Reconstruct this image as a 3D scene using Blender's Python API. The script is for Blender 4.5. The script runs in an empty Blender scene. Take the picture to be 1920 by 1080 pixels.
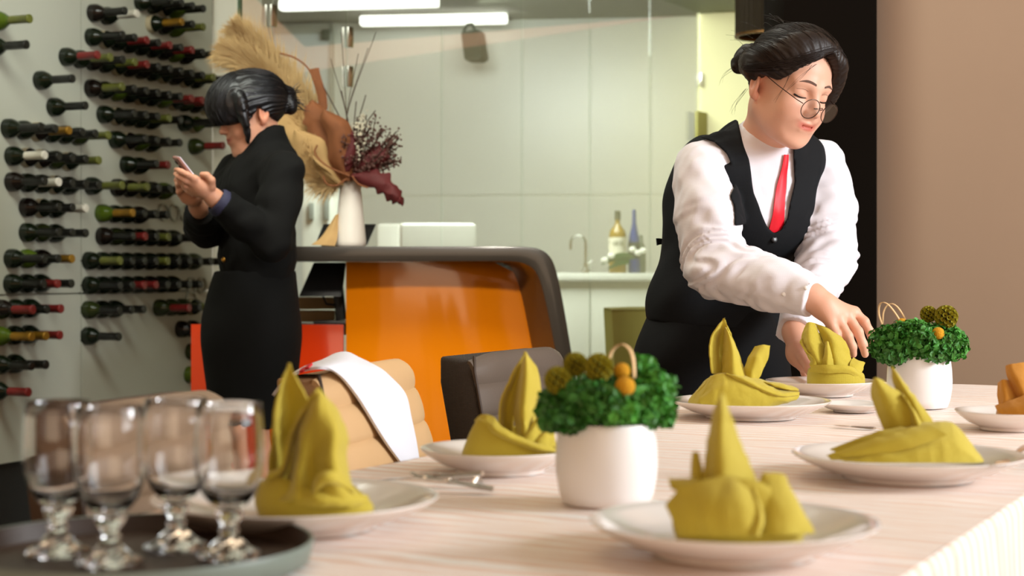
import bpy, bmesh, math, random
import numpy as np
from mathutils import Vector, Matrix

# ------------------------------------------------------------------ camera, world, lights, exposure
SC = bpy.context.scene
COL = SC.collection
F_PX, CX, HY, ZC = 3000.0, 960.0, 505.0, 0.99      # focal length in pixels (1920 wide), horizon row, camera height
R = math.radians

cam_d = bpy.data.cameras.new('camera')
cam = bpy.data.objects.new('camera', cam_d)
COL.objects.link(cam)
cam.location = (0, 0, ZC)
cam.rotation_euler = (R(90), 0, 0)
cam_d.sensor_width = 36.0
cam_d.lens = 36.0 * F_PX / 1920.0
cam_d.shift_y = -(540.0 - HY) / 1920.0
cam_d.clip_start = 0.05
cam_d.dof.use_dof = True
cam_d.dof.focus_distance = 3.05
cam_d.dof.aperture_fstop = 5.6
SC.camera = cam

SC.view_settings.view_transform = 'Standard'
SC.view_settings.look = 'None'
SC.view_settings.exposure = 0.0
SC.view_settings.gamma = 1.0
SC.view_settings.use_curve_mapping = False
SC.cycles.use_denoising = True
SC.cycles.max_bounces = 10
SC.cycles.transparent_max_bounces = 16
SC.cycles.transmission_bounces = 10
SC.cycles.caustics_reflective = False
SC.cycles.caustics_refractive = False
SC.cycles.sample_clamp_indirect = 6.0

world = bpy.data.worlds.new('world')
SC.world = world
world.use_nodes = True
wb = world.node_tree.nodes['Background']
wb.inputs['Color'].default_value = (1.0, 0.54, 0.29, 1)
wb.inputs['Strength'].default_value = 0.62


def area(name, loc, target, sx, sy, power, color):
    l = bpy.data.lights.new(name, 'AREA')
    l.shape = 'RECTANGLE'
    l.size, l.size_y, l.energy, l.color = sx, sy, power, color
    o = bpy.data.objects.new(name, l)
    COL.objects.link(o)
    o.location = loc
    o.rotation_euler = (Vector(target) - Vector(loc)).to_track_quat('-Z', 'Y').to_euler()
    return o


# daylight from the tall windows to the right of the photographer, and from the entrance behind
area('window_daylight', (3.8, 1.5, 2.05), (0.3, 2.4, 0.8), 1.0, 1.0, 140, (0.93, 0.97, 1.0))
area('window_daylight_wide', (3.7, 0.2, 1.9), (0.0, 2.2, 0.9), 2.6, 1.9, 75, (0.90, 0.96, 1.0))
area('entrance_daylight', (-0.6, -3.4, 1.65), (-0.6, 5.0, 1.35), 3.4, 2.0, 42, (1.0, 0.76, 0.52))
# warm ceiling spots of the dining room
area('ceiling_spots', (-0.3, 2.6, 3.15), (-0.3, 2.6, 0), 1.6, 1.6, 16, (1.0, 0.72, 0.45))
# ceiling lighting of the bar and of the glazed back room; counter fill added
area('bar_ceiling_light', (-0.7, 4.1, 3.1), (-0.5, 6.0, 0.9), 2.4, 0.9, 92, (0.95, 1.0, 0.90))
sl_ = bpy.data.lights.new('added_counter_fill', 'SPOT')  # added spot that brightens the orange counter front, no lamp seen there
sl_.energy, sl_.color, sl_.spot_size, sl_.spot_blend, sl_.shadow_soft_size = 420, (1.0, 0.93, 0.80), R(17), 0.7, 0.12
so_ = bpy.data.objects.new('added_counter_fill', sl_)
COL.objects.link(so_)
so_.location = (-0.1, 1.2, 2.9)
so_.rotation_euler = (Vector((-0.22, 5.7, 0.75)) - Vector(so_.location)).to_track_quat('-Z', 'Y').to_euler()
area('back_room_light', (0.3, 8.9, 2.9), (0.3, 10.6, 0.6), 2.4, 1.6, 430, (0.94, 1.0, 0.97))

# ------------------------------------------------------------------ helpers


def P(px, py, d):
    """The point at depth d that lies on the sight line of photograph pixel (px, py)."""
    return np.array([(px - CX) / F_PX * d, d, ZC + (HY - py) / F_PX * d])


def PZ(px, py, z):
    """The point at height z on the sight line of photograph pixel (px, py)."""
    d = (ZC - z) * F_PX / (py - HY)
    return P(px, py, d)


def PX(p):
    return (CX + p[0] / p[1] * F_PX, HY - (p[2] - ZC) / p[1] * F_PX)


def srgb(*c):
    c = [x / 255.0 for x in c]
    return tuple(x / 12.92 if x <= 0.04045 else ((x + 0.055) / 1.055) ** 2.4 for x in c) + (1.0,)


MATS = {}


def mat(name, col, rough=0.5, metal=0.0, var=0.08, vscale=14.0, bump=0.0, bscale=120.0, sheen=0.0, coat=0.0,
        trans=0.0, sub=0.0, subcol=None, emit=None, estr=0.0, ior=1.45, stretch=(1, 1, 1), attr=False, spec=0.5, bdist=0.002):
    m = bpy.data.materials.new(name)
    m.use_nodes = True
    nt = m.node_tree
    N, L = nt.nodes, nt.links
    b = N['Principled BSDF']
    tc = N.new('ShaderNodeTexCoord')
    mp = N.new('ShaderNodeMapping')
    mp.inputs['Scale'].default_value = stretch
    L.new(tc.outputs['Object'], mp.inputs['Vector'])
    nz = N.new('ShaderNodeTexNoise')
    nz.inputs['Scale'].default_value = vscale
    nz.inputs['Detail'].default_value = 4
    L.new(mp.outputs['Vector'], nz.inputs['Vector'])
    mix = N.new('ShaderNodeMix')
    mix.data_type = 'RGBA'
    c = srgb(*col)
    lo = tuple(x * (1 - var) for x in c[:3]) + (1,)
    hi = tuple(min(1, x * (1 + var)) for x in c[:3]) + (1,)
    mix.inputs['A'].default_value = lo
    mix.inputs['B'].default_value = hi
    L.new(nz.outputs['Fac'], mix.inputs['Factor'])
    out = mix.outputs['Result']
    if attr:                                   # the surface's own colour areas (lips, cheeks, dyed tips)
        at = N.new('ShaderNodeAttribute')
        at.attribute_name = 'tint'
        mu = N.new('ShaderNodeMix')
        mu.data_type = 'RGBA'
        mu.blend_type = 'MULTIPLY'
        mu.inputs['Factor'].default_value = 1
        L.new(out, mu.inputs['A'])
        L.new(at.outputs['Color'], mu.inputs['B'])
        out = mu.outputs['Result']
    L.new(out, b.inputs['Base Color'])
    b.inputs['Roughness'].default_value = rough
    b.inputs['Metallic'].default_value = metal
    b.inputs['IOR'].default_value = ior
    b.inputs['Specular IOR Level'].default_value = spec
    b.inputs['Sheen Weight'].default_value = sheen
    b.inputs['Coat Weight'].default_value = coat
    b.inputs['Coat Roughness'].default_value = 0.06
    b.inputs['Transmission Weight'].default_value = trans
    if sub:
        b.inputs['Subsurface Weight'].default_value = sub
        b.inputs['Subsurface Radius'].default_value = subcol or (0.012, 0.005, 0.003)
        b.inputs['Subsurface Scale'].default_value = 1.0
    if emit:
        b.inputs['Emission Color'].default_value = srgb(*emit)
        b.inputs['Emission Strength'].default_value = estr
    if bump:
        bn = N.new('ShaderNodeTexNoise')
        bn.inputs['Scale'].default_value = bscale
        bn.inputs['Detail'].default_value = 5
        L.new(mp.outputs['Vector'], bn.inputs['Vector'])
        bp = N.new('ShaderNodeBump')
        bp.inputs['Strength'].default_value = bump
        bp.inputs['Distance'].default_value = bdist
        L.new(bn.outputs['Fac'], bp.inputs['Height'])
        L.new(bp.outputs['Normal'], b.inputs['Normal'])
    MATS[name] = m
    return m


def weave(m, scale=900.0, strength=0.25):
    """Fine woven relief on a cloth material."""
    nt = m.node_tree
    N, L = nt.nodes, nt.links
    b = N['Principled BSDF']
    tc = N.new('ShaderNodeTexCoord')
    w1 = N.new('ShaderNodeTexWave')
    w1.inputs['Scale'].default_value = scale / 6.28
    w1.bands_direction = 'X'
    w2 = N.new('ShaderNodeTexWave')
    w2.inputs['Scale'].default_value = scale / 6.28
    w2.bands_direction = 'Z'
    ad = N.new('ShaderNodeMath')
    ad.operation = 'ADD'
    L.new(tc.outputs['Object'], w1.inputs['Vector'])
    L.new(tc.outputs['Object'], w2.inputs['Vector'])
    L.new(w1.outputs['Fac'], ad.inputs[0])
    L.new(w2.outputs['Fac'], ad.inputs[1])
    bp = N.new('ShaderNodeBump')
    bp.inputs['Strength'].default_value = strength
    bp.inputs['Distance'].default_value = 0.0008
    old = b.inputs['Normal'].links
    if old:
        L.new(old[0].from_socket, bp.inputs['Normal'])
    L.new(ad.outputs[0], bp.inputs['Height'])
    L.new(bp.outputs['Normal'], b.inputs['Normal'])
    return m


def pane_glass(name, tint, gloss_rough=0.02, refl=1.0):
    """Clear sheet glass: straight-through tint plus Fresnel reflection."""
    m = bpy.data.materials.new(name)
    m.use_nodes = True
    nt = m.node_tree
    N, L = nt.nodes, nt.links
    N.remove(N['Principled BSDF'])
    t = N.new('ShaderNodeBsdfTransparent')
    t.inputs['Color'].default_value = tint + (1,)
    g = N.new('ShaderNodeBsdfGlossy')
    g.inputs['Roughness'].default_value = gloss_rough
    fr = N.new('ShaderNodeFresnel')
    fr.inputs['IOR'].default_value = 1.45
    mu = N.new('ShaderNodeMath')
    mu.operation = 'MULTIPLY'
    mu.inputs[1].default_value = refl
    L.new(fr.outputs[0], mu.inputs[0])
    mx = N.new('ShaderNodeMixShader')
    L.new(mu.outputs[0], mx.inputs[0])
    L.new(t.outputs[0], mx.inputs[1])
    L.new(g.outputs[0], mx.inputs[2])
    L.new(mx.outputs[0], N['Material Output'].inputs['Surface'])
    return m


def thing(name, label, cat, loc=(0, 0, 0), rz=0.0, group=None):
    o = bpy.data.objects.new(name, None)
    COL.objects.link(o)
    o.empty_display_size = 0.05
    o.location = Vector([float(v) for v in loc])
    o.rotation_euler = (0, 0, rz)
    return tag(o, label, cat, group)


def tag(o, label=None, cat=None, group=None, kind=None):
    if label:
        o['label'] = label
    if cat:
        o['category'] = cat
    if group:
        o['group'] = group
    if kind:
        o['kind'] = kind
    return o


def mw(o):
    """World matrix by composition (no depsgraph update needed)."""
    m = Matrix.LocRotScale(o.location, o.rotation_euler, o.scale)
    return mw(o.parent) @ m if o.parent else m


def dup(root, loc=None, rz=None, label=None, group=None):
    r = root.copy()
    COL.objects.link(r)
    if loc is not None:
        r.location = Vector([float(v) for v in loc])
    if rz is not None:
        r.rotation_euler = (0, 0, rz)
    if label:
        r['label'] = label
    if group:
        r['group'] = group
    for ch in list(root.children):
        c = ch.copy()
        COL.objects.link(c)
        c.parent = r
        for g in list(ch.children):
            d = g.copy()
            COL.objects.link(d)
            d.parent = c
    return r


class MB:
    """Collects shapes; build() links them as ONE mesh object."""

    def __init__(self):
        self.v, self.f = [], []

    def add(self, verts, faces):
        o = len(self.v)
        self.v.extend([tuple(float(c) for c in p) for p in verts])
        self.f.extend([tuple(i + o for i in f) for f in faces])
        return self

    def box(self, c, s, ax=None):
        c = np.array(c, float)
        A = np.eye(3) if ax is None else np.array(ax, float)
        hs = np.array(s, float) / 2
        vs = [c + A.T @ (hs * np.array(k)) for k in
              [(-1, -1, -1), (1, -1, -1), (1, 1, -1), (-1, 1, -1), (-1, -1, 1), (1, -1, 1), (1, 1, 1), (-1, 1, 1)]]
        return self.add(vs, [(0, 3, 2, 1), (4, 5, 6, 7), (0, 1, 5, 4), (1, 2, 6, 5), (2, 3, 7, 6), (3, 0, 4, 7)])

    def prism(self, poly, e):
        """Polygon (3D points) extruded by vector e."""
        n = len(poly)
        a = [np.array(p, float) for p in poly]
        b = [p + np.array(e, float) for p in a]
        fs = [tuple(range(n))[::-1], tuple(range(n, 2 * n))]
        fs += [(i, (i + 1) % n, n + (i + 1) % n, n + i) for i in range(n)]
        return self.add(a + b, fs)

    def tube(self, pts, r, n=8, cap=True, flat=1.0, up=None):
        pts = [np.array(p, float) for p in pts]
        m = len(pts)
        rs = [r] * m if np.isscalar(r) else list(r)
        T = []
        for i in range(m):
            t = pts[min(i + 1, m - 1)] - pts[max(i - 1, 0)]
            T.append(t / (np.linalg.norm(t) + 1e-12))
        u = np.array(up, float) if up is not None else (np.array([0, 0, 1.0]) if abs(T[0][2]) < 0.9 else np.array([1.0, 0, 0]))
        vs = []
        for i in range(m):
            u = u - T[i] * np.dot(u, T[i])
            u /= np.linalg.norm(u) + 1e-12
            w = np.cross(T[i], u)
            for k in range(n):
                a = 2 * math.pi * k / n
                vs.append(pts[i] + rs[i] * (math.cos(a) * w + math.sin(a) * u * flat))
        fs = []
        for i in range(m - 1):
            for k in range(n):
                fs.append((i * n + k, i * n + (k + 1) % n, (i + 1) * n + (k + 1) % n, (i + 1) * n + k))
        if cap:
            fs.append(tuple(range(n))[::-1])
            fs.append(tuple(range((m - 1) * n, m * n)))
        return self.add(vs, fs)

    def lathe(self, prof, n=32, c=(0, 0, 0), ax=None, close=False):
        """prof: (r, z) pairs turned about the local z axis of frame ax at c."""
        c = np.array(c, float)
        A = np.eye(3) if ax is None else np.array(ax, float)
        vs, fs, rings = [], [], []
        for r, z in prof:
            if r < 1e-6:
                rings.append([len(vs)])
                vs.append(c + A.T @ np.array([0, 0, z]))
            else:
                rings.append(list(range(len(vs), len(vs) + n)))
                for k in range(n):
                    a = 2 * math.pi * k / n
                    vs.append(c + A.T @ np.array([r * math.cos(a), r * math.sin(a), z]))
        for a, b in zip(rings, rings[1:]):
            for k in range(n):
                k2 = (k + 1) % n
                if len(a) == 1 and len(b) == 1:
                    continue
                if len(a) == 1:
                    fs.append((a[0], b[k2], b[k]))
                elif len(b) == 1:
                    fs.append((a[k], a[k2], b[0]))
                else:
                    fs.append((a[k], a[k2], b[k2], b[k]))
        return self.add(vs, fs)

    def ball(self, c, r, n=10, m=6, scale=(1, 1, 1)):
        prof = [(math.sin(math.pi * i / m), -math.cos(math.pi * i / m)) for i in range(m + 1)]
        vs0, o = len(self.v), None
        self.lathe([(max(p[0], 0), p[1]) for p in prof], n)
        for i in range(vs0, len(self.v)):
            p = self.v[i]
            self.v[i] = tuple(c[k] + p[k] * r * scale[k] for k in range(3))
        return self

    def grid(self, g):
        """g: array (m, n, 3) -> quads."""
        g = np.asarray(g)
        m, n = g.shape[:2]
        return self.add(g.reshape(-1, 3), [(i * n + j, i * n + j + 1, (i + 1) * n + j + 1, (i + 1) * n + j)
                                           for i in range(m - 1) for j in range(n - 1)])

    def sheet(self, rows, s=5, t=0.002, closed=False, wr=None):
        """Cloth sheet through control rows (m, n, 3), Catmull-Rom smoothed, with thickness t."""
        g = np.asarray(rows, float)
        g = spline(g, s, False)
        g = np.swapaxes(spline(np.swapaxes(g, 0, 1), s, closed), 0, 1)
        du = np.gradient(g, axis=0)
        dv = np.gradient(g, axis=1)
        nn = np.cross(du, dv)
        ln = np.linalg.norm(nn, axis=2, keepdims=True)
        nn = np.where(ln > 1e-12, nn / np.maximum(ln, 1e-12), 0)
        for _ in range(2):                      # fill degenerate tips
            pad = np.pad(nn, ((1, 1), (1, 1), (0, 0)), 'edge')
            nn = pad[1:-1, 1:-1] * 2 + pad[:-2, 1:-1] + pad[2:, 1:-1] + pad[1:-1, :-2] + pad[1:-1, 2:]
            nn /= np.maximum(np.linalg.norm(nn, axis=2, keepdims=True), 1e-9)
        if wr is not None:                      # soft creases across the cloth
            g = g + nn * wr(g[..., 0], g[..., 1], g[..., 2])[..., None]
        a, b = g + nn * t / 2, g - nn * t / 2
        m, n = g.shape[:2]
        o = m * n
        vs = np.concatenate([a.reshape(-1, 3), b.reshape(-1, 3)])
        fs = []
        nj = n - 1
        for i in range(m - 1):
            for j in range(nj):
                q = (i * n + j, i * n + j + 1, (i + 1) * n + j + 1, (i + 1) * n + j)
                fs.append(q)
                fs.append(tuple(o + k for k in q[::-1]))
        rim = [(0, j, 0, j + 1) for j in range(nj)] + [(m - 1, j + 1, m - 1, j) for j in range(nj)]
        rim += [(i + 1, 0, i, 0) for i in range(m - 1)] + [(i, n - 1, i + 1, n - 1) for i in range(m - 1)]
        for i0, j0, i1, j1 in rim:
            p, q = i0 * n + j0, i1 * n + j1
            fs.append((q, p, o + p, o + q))
        return self.add(vs, fs)

    def build(self, name, m, parent=None, smooth=35, bevel=0.0, seg=2, local=False, subd=0, tint=None):
        me = bpy.data.meshes.new(name)
        vs = self.v
        if parent is not None and not local:
            im = np.array(mw(parent).inverted())
            a = np.asarray(vs, float)
            vs = (a @ im[:3, :3].T + im[:3, 3]).tolist()
        me.from_pydata(vs, [], self.f)
        me.validate()
        if bevel > 0:
            bm = bmesh.new()
            bm.from_mesh(me)
            bmesh.ops.remove_doubles(bm, verts=bm.verts, dist=1e-6)
            es = [e for e in bm.edges if len(e.link_faces) == 2 and e.calc_face_angle(0) > R(28)]
            bmesh.ops.bevel(bm, geom=es, offset=bevel, segments=seg, affect='EDGES', profile=0.6, clamp_overlap=True)
            bm.to_mesh(me)
            bm.free()
        if smooth:
            me.shade_smooth()
            if smooth < 180:
                me.set_sharp_from_angle(angle=R(smooth))
        if tint is not None:
            at = me.color_attributes.new('tint', 'FLOAT_COLOR', 'POINT')
            at.data.foreach_set('color', np.asarray(tint, np.float32).ravel())
        me.materials.append(m)
        o = bpy.data.objects.new(name, me)
        COL.objects.link(o)
        if parent is not None:
            o.parent = parent
        if subd:
            md = o.modifiers.new('sub', 'SUBSURF')
            md.levels = md.render_levels = subd
        return o


def spline(g, s, closed=False):
    """Catmull-Rom along axis 0 of g (m, ..., 3), s segments per span."""
    g = np.asarray(g, float)
    m = g.shape[0]
    if m < 3 and not closed:
        ts = np.linspace(0, m - 1, (m - 1) * s + 1)
        i = np.minimum(ts.astype(int), m - 2)
        w = (ts - i).reshape((-1,) + (1,) * (g.ndim - 1))
        return g[i] * (1 - w) + g[i + 1] * w
    out = []
    spans = m if closed else m - 1
    for i in range(spans):
        if closed:
            p = [g[(i + k) % m] for k in (-1, 0, 1, 2)]
        else:
            p = [g[i - 1] if i > 0 else 2 * g[0] - g[1], g[i], g[i + 1], g[i + 2] if i + 2 < m else 2 * g[-1] - g[-2]]
        for k in range(s):
            t = k / s
            out.append(0.5 * (2 * p[1] + (p[2] - p[0]) * t + (2 * p[0] - 5 * p[1] + 4 * p[2] - p[3]) * t * t
                              + (3 * p[1] - p[0] - 3 * p[2] + p[3]) * t ** 3))
    out.append(g[0] if closed else g[-1])
    return np.array(out)


def frame(z, x=None):
    """Rows are the axes of a frame whose z is given."""
    z = np.array(z, float)
    z /= np.linalg.norm(z)
    x = np.array(x if x is not None else ((1, 0, 0) if abs(z[0]) < 0.9 else (0, 1, 0)), float)
    x = x - z * np.dot(x, z)
    x /= np.linalg.norm(x)
    return np.array([x, np.cross(z, x), z])


rnd = random.Random(7)
UA = R(28)                                       # the room's long axis leans 28 degrees right of the view
U3 = np.array([math.sin(UA), math.cos(UA), 0])
V3 = np.array([math.cos(UA), -math.sin(UA), 0])
ORD = ['first', 'second', 'third', 'fourth', 'fifth', 'sixth', 'seventh', 'eighth', 'ninth', 'tenth', 'eleventh', 'twelfth', 'thirteenth',
       'fourteenth', 'fifteenth', 'sixteenth', 'seventeenth', 'eighteenth']
# ------------------------------------------------------------------ the room
m_white = mat('white_wall_paint', (222, 222, 208), 0.5, var=0.03, vscale=3)
m_backwall = mat('back_room_white', (226, 226, 214), 0.45, var=0.02, vscale=2)
m_cream = mat('cream_wall_paint', (194, 188, 140), 0.6, var=0.03, vscale=3)
m_soffit = mat('grey_green_soffit', (140, 142, 118), 0.7, var=0.03)
m_dark = mat('dark_brown_column', (14, 9, 5), 0.8, var=0.1, vscale=5, spec=0.05)
m_brown = mat('taupe_wall_plaster', (164, 136, 114), 0.75, var=0.05, vscale=3, bump=0.05, bscale=60)
m_floor = mat('dark_grey_floor', (84, 84, 76), 0.35, var=0.1, vscale=4)
m_ceil = mat('ceiling_paint', (200, 196, 184), 0.8, var=0.02)
m_wine_wall = mat('wine_wall_panel', (178, 180, 166), 0.35, var=0.03, vscale=2)
m_plinth = mat('dark_plinth', (30, 30, 28), 0.6)
m_lamp = mat('lamp_diffuser', (255, 255, 250), 0.5, emit=(255, 253, 245), estr=3.2)
m_black = mat('black_plastic', (26, 26, 26), 0.4, bump=0.05)
m_grey = mat('grey_green_speaker', (96, 100, 84), 0.6, bump=0.05)
m_glass_wall = pane_glass('partition_glass', (0.95, 0.975, 0.95), 0.015, 0.4)
m_steel = mat('brushed_steel', (200, 198, 190), 0.25, 1.0, var=0.04)


def wall_line(p, q, z0, z1, t, name, m, side=1):
    """Upright slab from plan point p to q, thickness t to the far side."""
    p, q = np.array([*p, 0.0]), np.array([*q, 0.0])
    u = (q - p) / np.linalg.norm(q - p)
    n = np.array([-u[1], u[0], 0]) * side
    b = MB().prism([p + [0, 0, z0], q + [0, 0, z0], q + [0, 0, z1], p + [0, 0, z1]], n * t)
    o = b.build(name, m, smooth=0)
    return tag(o, kind='structure')


tag(MB().box((0.5, 5.5, -0.05), (16, 19, 0.1)).build('floor', m_floor, smooth=0), kind='structure')
# dining-room ceiling, then the lowered grey-green soffit by the glass
GP = np.array([-0.312, 7.2, 0])                   # a point on the foot of the glass partition
GU = np.array([math.sin(R(29.2)), math.cos(R(29.2)), 0])
GN = np.array([GU[1], -GU[0], 0])                 # towards the dining room


def glass_at(px):
    k = (px - CX) / F_PX
    t = (k * GP[1] - GP[0]) / (GU[0] - k * GU[1])
    return GP + GU * t


corner = glass_at(1313)
g0 = glass_at(450)
b = MB()
pl = [corner, glass_at(760), glass_at(760) + GN * 1.2, corner + GN * 3.0]
b.prism([p + np.array([0, 0, 2.56]) for p in pl], (0, 0, 0.5))
tag(b.build('trim_1', m_soffit, smooth=0), kind='structure')
b = MB()
b.prism([np.array(p + (3.2,)) for p in [(-7.5, -4), (8.5, -4), (8.5, 4.3), (3.0, 8.0), (-1.1, 5.7), (-7.5, 5.7)]], (0, 0, 0.1))
tag(b.build('ceiling', m_ceil, smooth=0), kind='structure')

# back room: rear wall, ceiling, left wall and the cream return wall by the corner
vb = np.array([0.9928, -0.12, 0])
bw = np.array([-0.3, 12.6, 0])
p0, p1 = bw - vb * 5.0, bw + vb * 3.2
wall_line(p0[:2], p1[:2], 0, 3.3, 0.15, 'wall_back', m_backwall)
b = MB()
q = [glass_at(200), corner, corner + np.array([1.0, 1.7, 0]), p1, p0]
b.prism([np.array([x[0], x[1], 2.95]) for x in q], (0, 0, 0.12))
tag(b.build('ceiling_back_room', m_ceil, smooth=0), kind='structure')
cr1 = corner + np.array([7.6, -1.6, 0])
wall_line((corner + GN * -0.02)[:2], cr1[:2], 0, 2.57, 0.15, 'wall_right_far', m_cream)

# rear-wall panels with recessed joints, seen through the glass
m_panel = mat('white_lacquer_panel', (228, 229, 218), 0.28, var=0.015, vscale=2)
wb_ob = bpy.data.objects['wall_back']
nb = np.array([-0.12, -0.9928, 0])


def on_back(px):
    k = (px - CX) / F_PX
    t = (k * bw[1] - bw[0]) / (vb[0] - k * vb[1])
    return bw + vb * t


seams = [652, 830, 980, 1107, 1220, 1330]
for a, c in zip(seams, seams[1:]):
    A, C = on_back(a + 0.8), on_back(c - 0.8)
    pz = [(0.1, 1.56), (1.575, 2.93)]
    for z0, z1 in pz:
        mb_ = MB().prism([A + [0, 0, z0], C + [0, 0, z0], C + [0, 0, z1], A + [0, 0, z1]], nb * 0.015)
        mb_.build('panel', m_panel, wb_ob, smooth=0)
# pale roller-blind door at the left end of the rear wall
A, C = on_back(512), on_back(620)
dr = MB().prism([A + [0, 0, 0.05], C + [0, 0, 0.05], C + [0, 0, 2.86], A + [0, 0, 2.86]], nb * 0.05).build('door_1', mat('pale_door', (226, 234, 230), 0.3, var=0.02), smooth=0)
tag(dr, kind='structure')
A2, C2 = on_back(505), on_back(626)
fr = MB()
fr.prism([A2 + [0, 0, 2.86], C2 + [0, 0, 2.86], C2 + [0, 0, 2.93], A2 + [0, 0, 2.93]], nb * 0.07)
fr.prism([on_back(620) + [0, 0, 0], on_back(627) + [0, 0, 0], on_back(627) + [0, 0, 2.93], on_back(620) + [0, 0, 2.93]], nb * 0.07)
fr.build('door_frame', mat('door_frame_grey', (190, 192, 178), 0.5), dr, smooth=0)
MB().box(on_back(617) + nb * 0.12 + [0, 0, 2.84], (0.06, 0.06, 0.08)).build('door_closer', m_grey, dr, bevel=0.008)

# glass partition: one pane per bay, steel point fittings
panes = [450, 511, 652, 830, 980, 1107, 1220, 1313]
gl = thing('window_1', None, None, GP)
gl['kind'] = 'structure'
for a, c in zip(panes, panes[1:]):
    A, C = glass_at(a), glass_at(c) - GU * 0.004
    MB().prism([A + [0, 0, 0.02], C + [0, 0, 0.02], C + [0, 0, 2.95], A + [0, 0, 2.95]], -GN * 0.01).build('pane', m_glass_wall, gl, smooth=0)
m_edge = mat('green_glass_edge', (70, 92, 70), 0.15)
A = glass_at(450)
MB().prism([A + [0, 0, 0.02], A + GU * 0.014 + [0, 0, 0.02], A + GU * 0.014 + [0, 0, 2.95], A + [0, 0, 2.95]], -GN * 0.012).build('glass_edge', m_edge, gl, smooth=0)
for px, ys in ((508, (30, 90)), (652, (16, 70)), (652, (134, 144)), (1312, (130, 150))):
    for y in ys[:1] if px == 508 else ys[1:]:
        A = glass_at(px)
        c = A + GN * 0.012 + [0, 0, ZC + (HY - y) / F_PX * A[1]]
        MB().box(c, (0.035, 0.012, 0.085), [GU, GN, (0, 0, 1)]).build('glass_fitting', m_steel, gl, bevel=0.004)

# dark column and taupe wall behind the waitress, cream strip
MB_c = MB().box((0.846, 4.42, 1.6), (0.248, 0.34, 3.2))
tag(MB_c.build('wall_column', m_dark, bevel=0.004), kind='structure')
wall_line((0.965, 4.33), (3.3, 3.09), 0, 3.2, 0.15, 'wall_right', m_brown)

# two linear lamps on the back-room ceiling
for n_, (xa, xb, ya, yb, lab) in enumerate(((676, 951, 35, 30, 'lower linear ceiling lamp glowing white above the wall speaker'),
                                            (525, 822, 5, -3, 'upper linear ceiling lamp glowing white at the top edge of the picture'))):
    z = 2.945
    A, C = PZ(xa, ya - 8, z), PZ(xb, yb - 8, z)
    A[2] = C[2] = z - 0.04
    u = (C - A) / np.linalg.norm(C - A)
    t = thing('linear_ceiling_lamp', lab, 'lamp', (A + C) / 2 + [0, 0, 0.045])
    ax = [u, np.cross((0, 0, 1), u), (0, 0, 1)]
    L_ = np.linalg.norm(C - A)
    MB().box((A + C) / 2 - [0, 0, 0.012], (L_, 0.10, 0.075), ax).build('diffuser', m_lamp, t, bevel=0.02, seg=3)
    MB().box((A + C) / 2 + [0, 0, 0.032], (L_ + 0.02, 0.07, 0.02), ax).build('mounting_rail', m_steel, t, smooth=0)

# loudspeaker on the rear wall
c = P(882, 84, 12.0)
t = thing('wall_loudspeaker', 'small grey wedge loudspeaker hanging high on the white rear wall', 'speaker', c)
ax = np.array([(math.cos(0.3), -math.sin(0.3), 0.12), (0.28, 0.95, 0.0), (-0.12, 0, 1)])
ax = np.array([a / np.linalg.norm(a) for a in ax])
k = 12.0 / 3000
poly = [(-19, 24), (14, 30), (22, -22), (14, -28), (-12, -28)]
f0 = [P(882 + x, 84 - y, 11.93) for x, y in poly]
MB().prism(f0, (0.05, 0.2, 0.0)).build('cabinet', m_grey, t, bevel=0.012)
gr_ = [P(882 + x * 0.82, 84 - y * 0.82, 11.922) for x, y in poly]
MB().prism(gr_, (0, -0.008, 0)).build('grille', mat('speaker_grille', (84, 88, 72), 0.7, bump=0.4, bscale=400), t, bevel=0.003)
MB().tube([P(870, 58, 12.05), P(876, 46, 12.1), P(886, 45, 12.1), P(890, 56, 12.05)], 0.012, 6).build('bracket', m_grey, t)
wc = P(880, 60, 12.05)

# pendant lamp with pleated dark shade by the column
c = P(1446, 30, 6.5)
t = thing('pendant_lamp', 'dark pleated drum pendant lamp hanging by the dark column', 'lamp', c + [0, 0, 0.35])
n = 72
vs, fs = [], []
for zi, z in enumerate((-0.082, 0.30)):
    for i in range(n):
        a = 2 * math.pi * i / n
        r_ = 0.146 if i % 2 else 0.139
        vs.append(c + [r_ * math.cos(a), r_ * math.sin(a), z])
for i in range(n):
    fs.append((i, (i + 1) % n, n + (i + 1) % n, n + i))
MB().add(vs, fs).build('lamp_shade', mat('dark_pleated_fabric', (52, 42, 26), 0.8), t, smooth=0)
MB().lathe([(0.148, -0.086), (0.148, -0.076), (0.134, -0.076), (0.134, -0.086), (0.148, -0.086)], 48, c).build('shade_rim', mat('brass_rim', (120, 84, 40), 0.4, 0.6), t)
MB().tube([c + [0, 0, 0.30], c + [0, 0, 1.1]], 0.006, 6).build('cord', m_black, t)
MB().ball(c + [0, 0, 0.03], 0.035, 12, 8).build('bulb', mat('warm_bulb', (255, 214, 150), 0.4, emit=(255, 190, 110), estr=2.0), t)

# white end column beside the wine wall
wc0 = P(399, 300, 7.12)
MB_ = MB().box((wc0[0] + 0.11, 7.3, 1.6), (0.22, 0.35, 3.2))
tag(MB_.build('wall_end', mat('white_end_wall', (238, 236, 222), 0.5, var=0.02), bevel=0.003), kind='structure')
# olive board at the glass corner
A = glass_at(1297) + GN * 0.02
C = glass_at(1317) + GN * 0.02
z0, z1 = ZC + (HY - 262) / F_PX * A[1], ZC + (HY - 208) / F_PX * A[1]
bd = MB().prism([A + [0, 0, z0], C + [0, 0, z0], C + [0, 0, z1], A + [0, 0, z1]], GN * 0.02).build('wall_board', mat('olive_board', (140, 134, 66), 0.6), bevel=0.003)
tag(bd, 'small olive green board mounted in the glass corner above the bar', 'board')
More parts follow.
